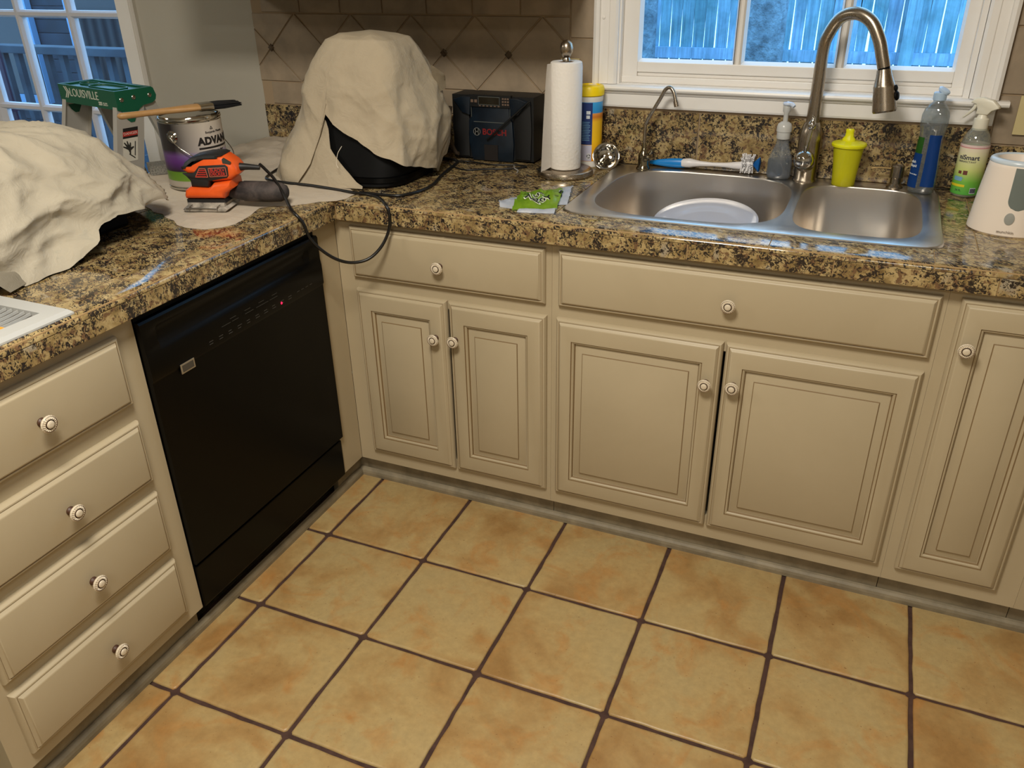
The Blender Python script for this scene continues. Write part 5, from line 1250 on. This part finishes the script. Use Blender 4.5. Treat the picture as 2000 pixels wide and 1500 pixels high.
bm = B(); tube(bm, [(.087, 0, .101), (.105, .002, .1005), (.135, .004, .098)], [.0095, .0075, .0055], 14, 0, 4); obj('cord_boot', bm, SBK, sa, smooth=.8)
CORD = plain('cord_black', (14, 13, 13), .35)
bm = B(); zc2 = ZC+.0045
tube(bm, [(-.118, -.118, .985), (-.0995, -.1225, .975), (-.0695, -.1304, .955), (-.0345, -.1477, .925), (-.006, -.165, .898), (.022, -.185, .8905), (.0385, -.181, .868), (.047, -.173, .828), (.066, -.155, .793), (.091, -.131, .765), (.118, -.105, .752), (.148, -.077, .757), (.173, -.053, .784), (.190, -.038, .824), (.195, -.036, .862), (.188, -.034, .884), (.172, -.020, .890), (.131, .0185, zc2), (.092, .034, zc2), (.048, .032, zc2+.002), (-.03, .040, zc2+.004), (-.10, .050, zc2+.004), (-.24, .060, zc2+.004), (-.285, .120, zc2+.004), (-.305, .26, zc2+.008), (-.285, .42, zc2+.006), (-.26, .56, zc2+.006)], .0040, 12, 0, 8)
o1 = obj('power_cord', bm, CORD, None, smooth=1.3); tag(o1, 'black power cord of the sander looping down over the counter edge', 'cord')
bm = B()
tube(bm, [(.060, .045, zc2-.0005), (.12, .045, zc2-.0005), (.175, .055, zc2-.0005), (.2039, .110, zc2), (.2045, .1824, zc2), (.180, .280, zc2), (.1650, .3617, zc2), (.140, .46, zc2-.0005), (.06, .49, zc2-.0005), (-.10, .52, zc2-.0005)], .0042, 12, 0, 8)
o1 = obj('appliance_cord', bm, CORD, None, smooth=1.3); tag(o1, 'black cord curled on the granite round the right foot of the covered appliance', 'cord')

# ================= FLOOR REGISTER (vent) =================
rg = thing('floor_register', 'white metal floor register with an orange sticker at the left edge of the counter', 'vent cover', (.017, -.835, ZC+.0005), R(-1))
WM = plain('register_white', (186, 186, 182), .35)
def frame_bm(x0, x1, y0, y1, i0, i1, j0, j1, z, h):
    bm = B()
    L = [[(x0, y0, 0), (x1, y0, 0), (x1, y1, 0), (x0, y1, 0)], [(x0, y0, h*.35), (x1, y0, h*.35), (x1, y1, h*.35), (x0, y1, h*.35)], [(x0+.006, y0+.006, h), (x1-.006, y0+.006, h), (x1-.006, y1-.006, h), (x0+.006, y1-.006, h)], [(i0, j0, h), (i1, j0, h), (i1, j1, h), (i0, j1, h)], [(i0, j0, 0), (i1, j0, 0), (i1, j1, 0), (i0, j1, 0)]]
    rings(bm, [[Vector(p) for p in l] for l in L], cap0=False, cap1=False); return ccw(bm)
obj('frame', frame_bm(-.30, 0, -.36, 0, -.262, -.038, -.322, -.038, 0, .010), WM, rg)
obj('damper', box(B(), -.262, -.038, -.322, -.038, .0005, .0015), plain('register_grey', (82, 76, 68), .5), rg)
for k in range(14):
    x = -.052-.0158*k; bm = B(); n0 = 12; L = []
    for j in range(n0+1):
        y = -.320+.280*j/n0; bow = .008*max(0, (j/n0-.75)/.25)**2
        L.append([Vector((x-bow+u, y, z)) for u, z in ((-.0008, .003), (.0008, .003), (.0007, .0085), (-.0007, .0085))])
    rings(bm, L); obj('slat', ccw(bm), WM, rg)
bm = B(); box(bm, -.125, -.040, -.20, -.105, .0087, .0092); stk = obj('sticker', bm, plain('sticker_orange', (236, 160, 50), .5), rg); obj('sticker_panel', box(B(), -.112, -.054, -.19, -.118, .00925, .0095), plain('sticker_white', (216, 214, 200), .5), stk); obj('sticker_print', box(B(), -.104, -.064, -.175, -.132, .00955, .0098), plain('sticker_grey', (150, 156, 160), .5), stk)

# ================= STEPLADDER =================
ld = thing('stepladder', 'aluminium stepladder with a dark green cap standing behind the peninsula', 'ladder', (-.926, .190, 0), R(-14.1))
ALU = make_steel('ladder_aluminium', .5, (200, 195, 186), (30, 30, 400)); ALU.node_tree.nodes['Principled BSDF'].inputs['Metallic'].default_value = .55; GRE = plain('ladder_green', (14, 88, 62), .4)
ZT_ = 1.101
bm = B()
# cap: shallow tray with front/back aprons and eared side aprons
def sidep(x0, x1):
    o = [(-.062, 1.047), (-.052, 1.044), (-.040, 1.020), (-.030, 1.010), (-.018, 1.010), (-.006, 1.030), (.006, 1.044), (.020, 1.052), (.052, 1.056), (.064, 1.064), (.068, 1.076), (.062, ZT_-.004), (.056, ZT_), (-.062, ZT_)]
    M = Matrix(((0, 1, 0, 0), (1, 0, 0, 0), (0, 0, 1, 0), (0, 0, 0, 1)))
    prism(bm, o, x0, x1, M)
sidep(.1585, .165); sidep(-.165, -.1585)
box(bm, -.1585, .1585, -.062, -.058, 1.047, ZT_); box(bm, -.1585, .1585, .056, .060, 1.060, ZT_); box(bm, -.1585, .1585, -.058, .056, ZT_-.010, ZT_-.006)
box(bm, -.1585, -.150, -.058, .056, ZT_-.006, ZT_-.001); box(bm, .150, .1585, -.058, .056, ZT_-.006, ZT_-.001); box(bm, -.150, .150, .048, .056, ZT_-.006, ZT_-.001)
ccw(bm); cap = obj('top_cap', bm, GRE, ld)
bm = B()
for (cx, cy, rx, ry) in ((-.095, .005, .035, .022), (.03, -.005, .085, .030)):
    L = [[Vector((cx+rx*s*math.copysign(abs(cos(t))**.6, cos(t)), cy+ry*s*math.copysign(abs(sin(t))**.6, sin(t)), z)) for t in [2*pi*k/32 for k in range(32)]] for s, z in ((1, ZT_-.0055), (1, ZT_-.001), (.93, ZT_-.001), (.90, ZT_-.0057))]; rings(bm, L, cap0=False, cap1=False)
ccw(bm); obj('tray_recess', bm, GRE, cap, smooth=.6)
bm = B()
for y, z in ((-.045, 1.075), (-.006, 1.078), (.046, 1.078), (-.024, 1.026)): lathe(bm, [(.0065, 0), (.0065, .001), (.0048, .0025), (.0012, .0032)], 18, axis_to((.1652, y, z), (1, 0, 0)))
obj('rivet', bm, CHROME, cap, smooth=.7)
CW = plain('cap_lettering', (206, 206, 190), .5)
M = Matrix.Translation((-.100, -.0622, 1.0790)) @ Matrix.Rotation(R(90), 4, 'X'); text('lettering', 'LOUISVILLE', .034, CW, M, cap, sx=.98, bold=.0)
M = Matrix.Translation((.062, -.0622, 1.0595)) @ Matrix.Rotation(R(90), 4, 'X'); text('lettering', '225', .0130, CW, M, cap, bold=.05)
M = Matrix.Translation((.086, -.0622, 1.0595)) @ Matrix.Rotation(R(90), 4, 'X'); text('lettering', 'LB. LOAD\nCAPACITY', .0058, CW, M, cap, mul=.9)
bm = B()
for dx in (0, .011):
    vs = [bm.verts.new((x+dx-.132, -.0625, z)) for x, z in ((0, 1.096), (.006, 1.096), (.022, 1.079), (.006, 1.062), (0, 1.062), (.014, 1.079))]; bm.faces.new(vs)
obj('arrow_logo', bm, CW, cap)
def rail(s, top, bot, wd, nm, fl=.010, tk=.0016):
    """channel rail: web normal to x, flanges; top/bot = (x, y, z) of web centre"""
    t, b2 = Vector(top), Vector(bot); L = []
    for p in (b2, t):
        yy = wd/2; x = p.x
        out = [(0, -yy), (0, yy), (-s*fl, yy), (-s*fl, yy-tk), (-s*tk, yy-tk), (-s*tk, -yy+tk), (-s*fl, -yy+tk), (-s*fl, -yy)]
        L.append([Vector((x+u, p.y+v3, p.z)) for u, v3 in out])
    bm = B(); rings(bm, L); return obj(nm, ccw(bm), ALU, ld)
for s in (1, -1):
    r1 = rail(s, (s*.1575, -.010, 1.085), (s*.215, -.295, .012), .088, 'front_rail', .022)
    obj('foot', box(B(), s*.215-.016, s*.215+.016, -.345, -.245, 0, .045), BLACK_RUB, r1, bevel=.004)
    if s > 0:
        fx = lambda z: s*(.1575+(.215-.1575)*(1.085-z)/1.073)+.0006; fy = lambda z: -.010-.285*(1.085-z)/1.073
        for z0, z1, mt in ((.985, .995, 'k'), (.972, .985, 'r'), (.966, .972, 'k'), (.900, .966, 'w')):
            bm = B(); rings(bm, [[Vector((fx(z)+e, fy(z)+v3, z)) for e, v3 in ((0, -.026), (0, .022), (.0006, .022), (.0006, -.026))] for z in (z0, z1)]); obj('danger_label', ccw(bm), {'k': plain('lb_black', (26, 24, 22), .5), 'r': plain('lb_red', (176, 44, 36), .5), 'w': plain('lb_white', (206, 200, 186), .5)}[mt], r1)
        M = Matrix.Translation((fx(.979)+.0012, fy(.979)-.002, .979)) @ Matrix.Rotation(R(90), 4, 'Z') @ Matrix.Rotation(R(90), 4, 'X'); text('lettering', 'DANGER', .0110, plain('lb_white2', (220, 200, 190), .5), M, r1, align='CENTER', depth=.0002)
        bm = B(); zc3 = .935; rr = random.Random(2)
        for a, l in ((150, .020), (120, .024), (95, .024), (68, .020), (20, .016), (270, .014)):
            an = R(a); c0 = Vector((fx(zc3)+.0014, fy(zc3)-.006, zc3)); tube(bm, [c0, c0+Vector((0, cos(an)*l, sin(an)*l))], [.0040, .0016], 6)
        tube(bm, [(fx(.95)+.0014, fy(.95)+.014, .955), (fx(.92)+.0014, fy(.92)+.011, .915)], .0014, 6)
        tube(bm, [(fx(.92)+.0014, fy(.92)-.006, .922), (fx(.91)+.0014, fy(.91)+.012, .908)], .0016, 6)
        obj('pictogram', bm, plain('lb_ink', (40, 38, 34), .6), r1)
    rail(s, (s*.150, .040, 1.080), (s*.205, .40, .012), .042, 'rear_rail', .016)
for z in (.80, .53, .26):
    t = (1.085-z)/1.073; y = -.010-.285*t; hw = .1575+.0575*t-.003; bm = B(); box(bm, -hw, hw, y-.042, y+.038, z-.003, z); box(bm, -hw, hw, y-.044, y-.040, z-.026, z); obj('step', bm, ALU, ld)
for z in (.66, .30):
    t = (1.08-z)/1.068; y = .04+.36*t; hw = .150+.055*t-.003; obj('rear_brace', box(B(), -hw, hw, y-.010, y+.010, z-.010, z), ALU, ld)
for s in (1, -1):
    bm = B(); tube(bm, [(s*.17, -.085, .72), (s*.172, .020, .705), (s*.17, .140, .72)], .004, 8); obj('spreader', bm, ALU, ld)

# ================= OUTSIDE =================
gr = obj('ground', box(B(), -14, 10, YW+.5, 10.5, -.80, -.60), mottled('winter_grass', (70, 78, 52), (108, 104, 74), 6, .95, .5, 40, False, .01)); tag(gr, 'ground of the back yard', None, None, 'structure')
FW = mottled('weathered_fence', (104, 160, 180), (152, 204, 236), 3.5, .85, .3, 60)
nt_ = FW.node_tree; b_ = nt_.nodes['Principled BSDF']; src_ = b_.inputs['Base Color'].links[0].from_socket; oi_ = N(nt_, 'ShaderNodeObjectInfo')
gv_ = coords(nt_, True, (30, 30, 1.2)); st_ = ramp(nt_, ntex(nt_, gv_, 2, 4, .7), [(.35, (.62, .66, .7, 1)), (.6, (1.08, 1.06, 1.04, 1))])
vr_ = ramp(nt_, oi_.outputs['Random'], [(0, (.66, .84, .80, 1)), (.5, (.9, 1, .96, 1)), (1, (1.12, 1.04, 1.12, 1))])
nt_.links.new(mix(nt_, 1.0, mix(nt_, 1.0, src_, vr_, 'MULTIPLY'), st_, 'MULTIPLY'), b_.inputs['Base Color'])
fn = thing('fence', 'weathered board fence with light gaps seen through the sink window', 'fence', (1.0, 6.0, -.6))
rr = random.Random(11); x = -3.6; YF = 6.0
while x < 6.2:
    wdt = .094+rr.uniform(-.010, .012); gp = rr.choice([.002, .004, .0025, .009, .013, .017, .006]) * (1.0 if x > .9 else .55); z1 = 1.55+rr.uniform(-.01, .01); tl = rr.uniform(-.006, .006)
    bm = B(); L = [[Vector((x+tl*(z+.6)/2+u, YF+dy, z)) for u, dy in ((wg, 0), (wdt-wg, 0), (wdt-wg, .018), (wg, .018))] for z, wg in ((-.56, .004), (.1, .0015), (.55, gp*.5), (.80, gp*.2), (1.02, -.002), (1.2, -.003), (z1, -.002))]
    rings(bm, L); obj('board', ccw(bm), FW, fn, True); x += wdt+.006
for z in (-.2, .62, 1.3): obj('rail', box(B(), -3.6, 6.2, YF-.042, YF-.003, z-.045, z+.045), FW, fn, True)
for xp in (-1.2, 1.42, 4.0): obj('post', box(B(), xp-.05, xp+.05, YF-.14, YF-.045, -.6, 1.5), FW, fn, True)
BARK = mottled('bark', (74, 104, 120), (132, 166, 184), 9, .95, 1.0, 26, True, .03)
def tree(x, y, r, label, h=5):
    t = thing('tree', label, 'tree', (x, y, -.6)); bm = B(); loops = []
    for i in range(46):
        z = h*i/45; rr_ = r*(1+.35*math.exp(-z*3.5))*(1-.04*z)
        loops.append([Vector((rr_*cos(a)*(1+.06*ridge((cos(a)*2.4, sin(a)*2.4, z*.8), 3.2, x)), rr_*sin(a)*(1+.06*ridge((cos(a)*2.4, sin(a)*2.4, z*.8), 3.2, x)), z)) for a in [2*pi*k/72 for k in range(72)]])
    rings(bm, loops); obj('trunk', bm, BARK, t, smooth=1.3)
tree(.42, 5.0, .150, 'thick furrowed tree trunk in front of the fence, behind the faucet'); tree(-.60, 5.2, .160, 'tree trunk at the left edge of the sink window')
# porch seen through the french door
DK2 = mottled('deck_wood', (44, 56, 70), (66, 82, 96), 5, .8, .3, 40); SID = mottled('neighbour_siding', (34, 44, 56), (50, 62, 78), 3, .8, .2, 30); PUR = plain('plum_paint', (44, 26, 52), .6); PALE = plain('pale_trim', (120, 160, 200), .5)
hs = thing('porch_wall', 'dark house wall with window and pale trim beyond the french door', 'wall', (-5.6, 4.2, -.6))
for k in range(19): obj('siding_board', box(B(), -9.5, -2.6, 4.2+.012*(k % 2)*0, 4.26, -.55+k*.115, -.55+k*.115+.112), SID, hs, True, bevel=.006)
for x0 in (-6.9, -5.6, -4.5, -3.6):
    w0 = obj('window_frame', box(box(box(box(B(), x0, x0+.07, 4.13, 4.19, .2, 1.5), x0+.75, x0+.82, 4.13, 4.19, .2, 1.5), x0+.07, x0+.75, 4.13, 4.19, .2, .27), x0+.07, x0+.75, 4.13, 4.19, 1.43, 1.5), PALE, hs, True)
    obj('pane', box(B(), x0+.07, x0+.75, 4.16, 4.18, .27, 1.43), plain('dark_pane', (14, 20, 30), .08), w0, True)
rl = thing('porch_railing', 'painted porch railing with square balusters beyond the french door', 'railing', (-4.2, 2.6, -.2))
tag(obj('porch_deck', box(B(), -8.0, -1.5, YW+.45, 2.75, -.30, -.05), mottled('pale_deck', (150, 176, 190), (176, 200, 212), 5, .7, .3, 40)), 'porch floor outside the french door', None, None, 'structure')
obj('top_rail', box(B(), -8.0, -1.6, 2.56, 2.68, .86, .91), DK2, rl, True, bevel=.006); obj('bottom_rail', box(B(), -8.0, -1.6, 2.59, 2.65, .10, .16), DK2, rl, True)
for k in range(44): obj('baluster', box(B(), -7.9+k*.145, -7.9+k*.145+.045, 2.60, 2.64, .161, .859), DK2, rl, True)
for xp in (-6.4, -4.75, -3.0): obj('post', box(B(), xp-.05, xp+.05, 2.555, 2.685, -.049, 2.4), DK2, rl, True, bevel=.006)
ch = thing('porch_chair', 'plum coloured slatted porch chair beyond the french door', 'chair', (-4.35, 2.05, -.05), R(15))
for k in range(5): obj('back_slat', box(B(), -.25+k*.105, -.25+k*.105+.085, .18, .20, .40, 1.05), PUR, ch, bevel=.004)
obj('seat', box(B(), -.27, .27, -.28, .20, .36, .395), PUR, ch, bevel=.006)
for sx_ in (-.27, .23):
    for sy_ in (-.26, .16): obj('leg', box(B(), sx_, sx_+.04, sy_, sy_+.04, 0, .359), PUR, ch)
    obj('armrest', box(B(), sx_-.02, sx_+.06, -.30, .18, .58, .605), PUR, ch, bevel=.004); obj('arm_post', box(B(), sx_, sx_+.04, -.26, -.22, .396, .579), PUR, ch)
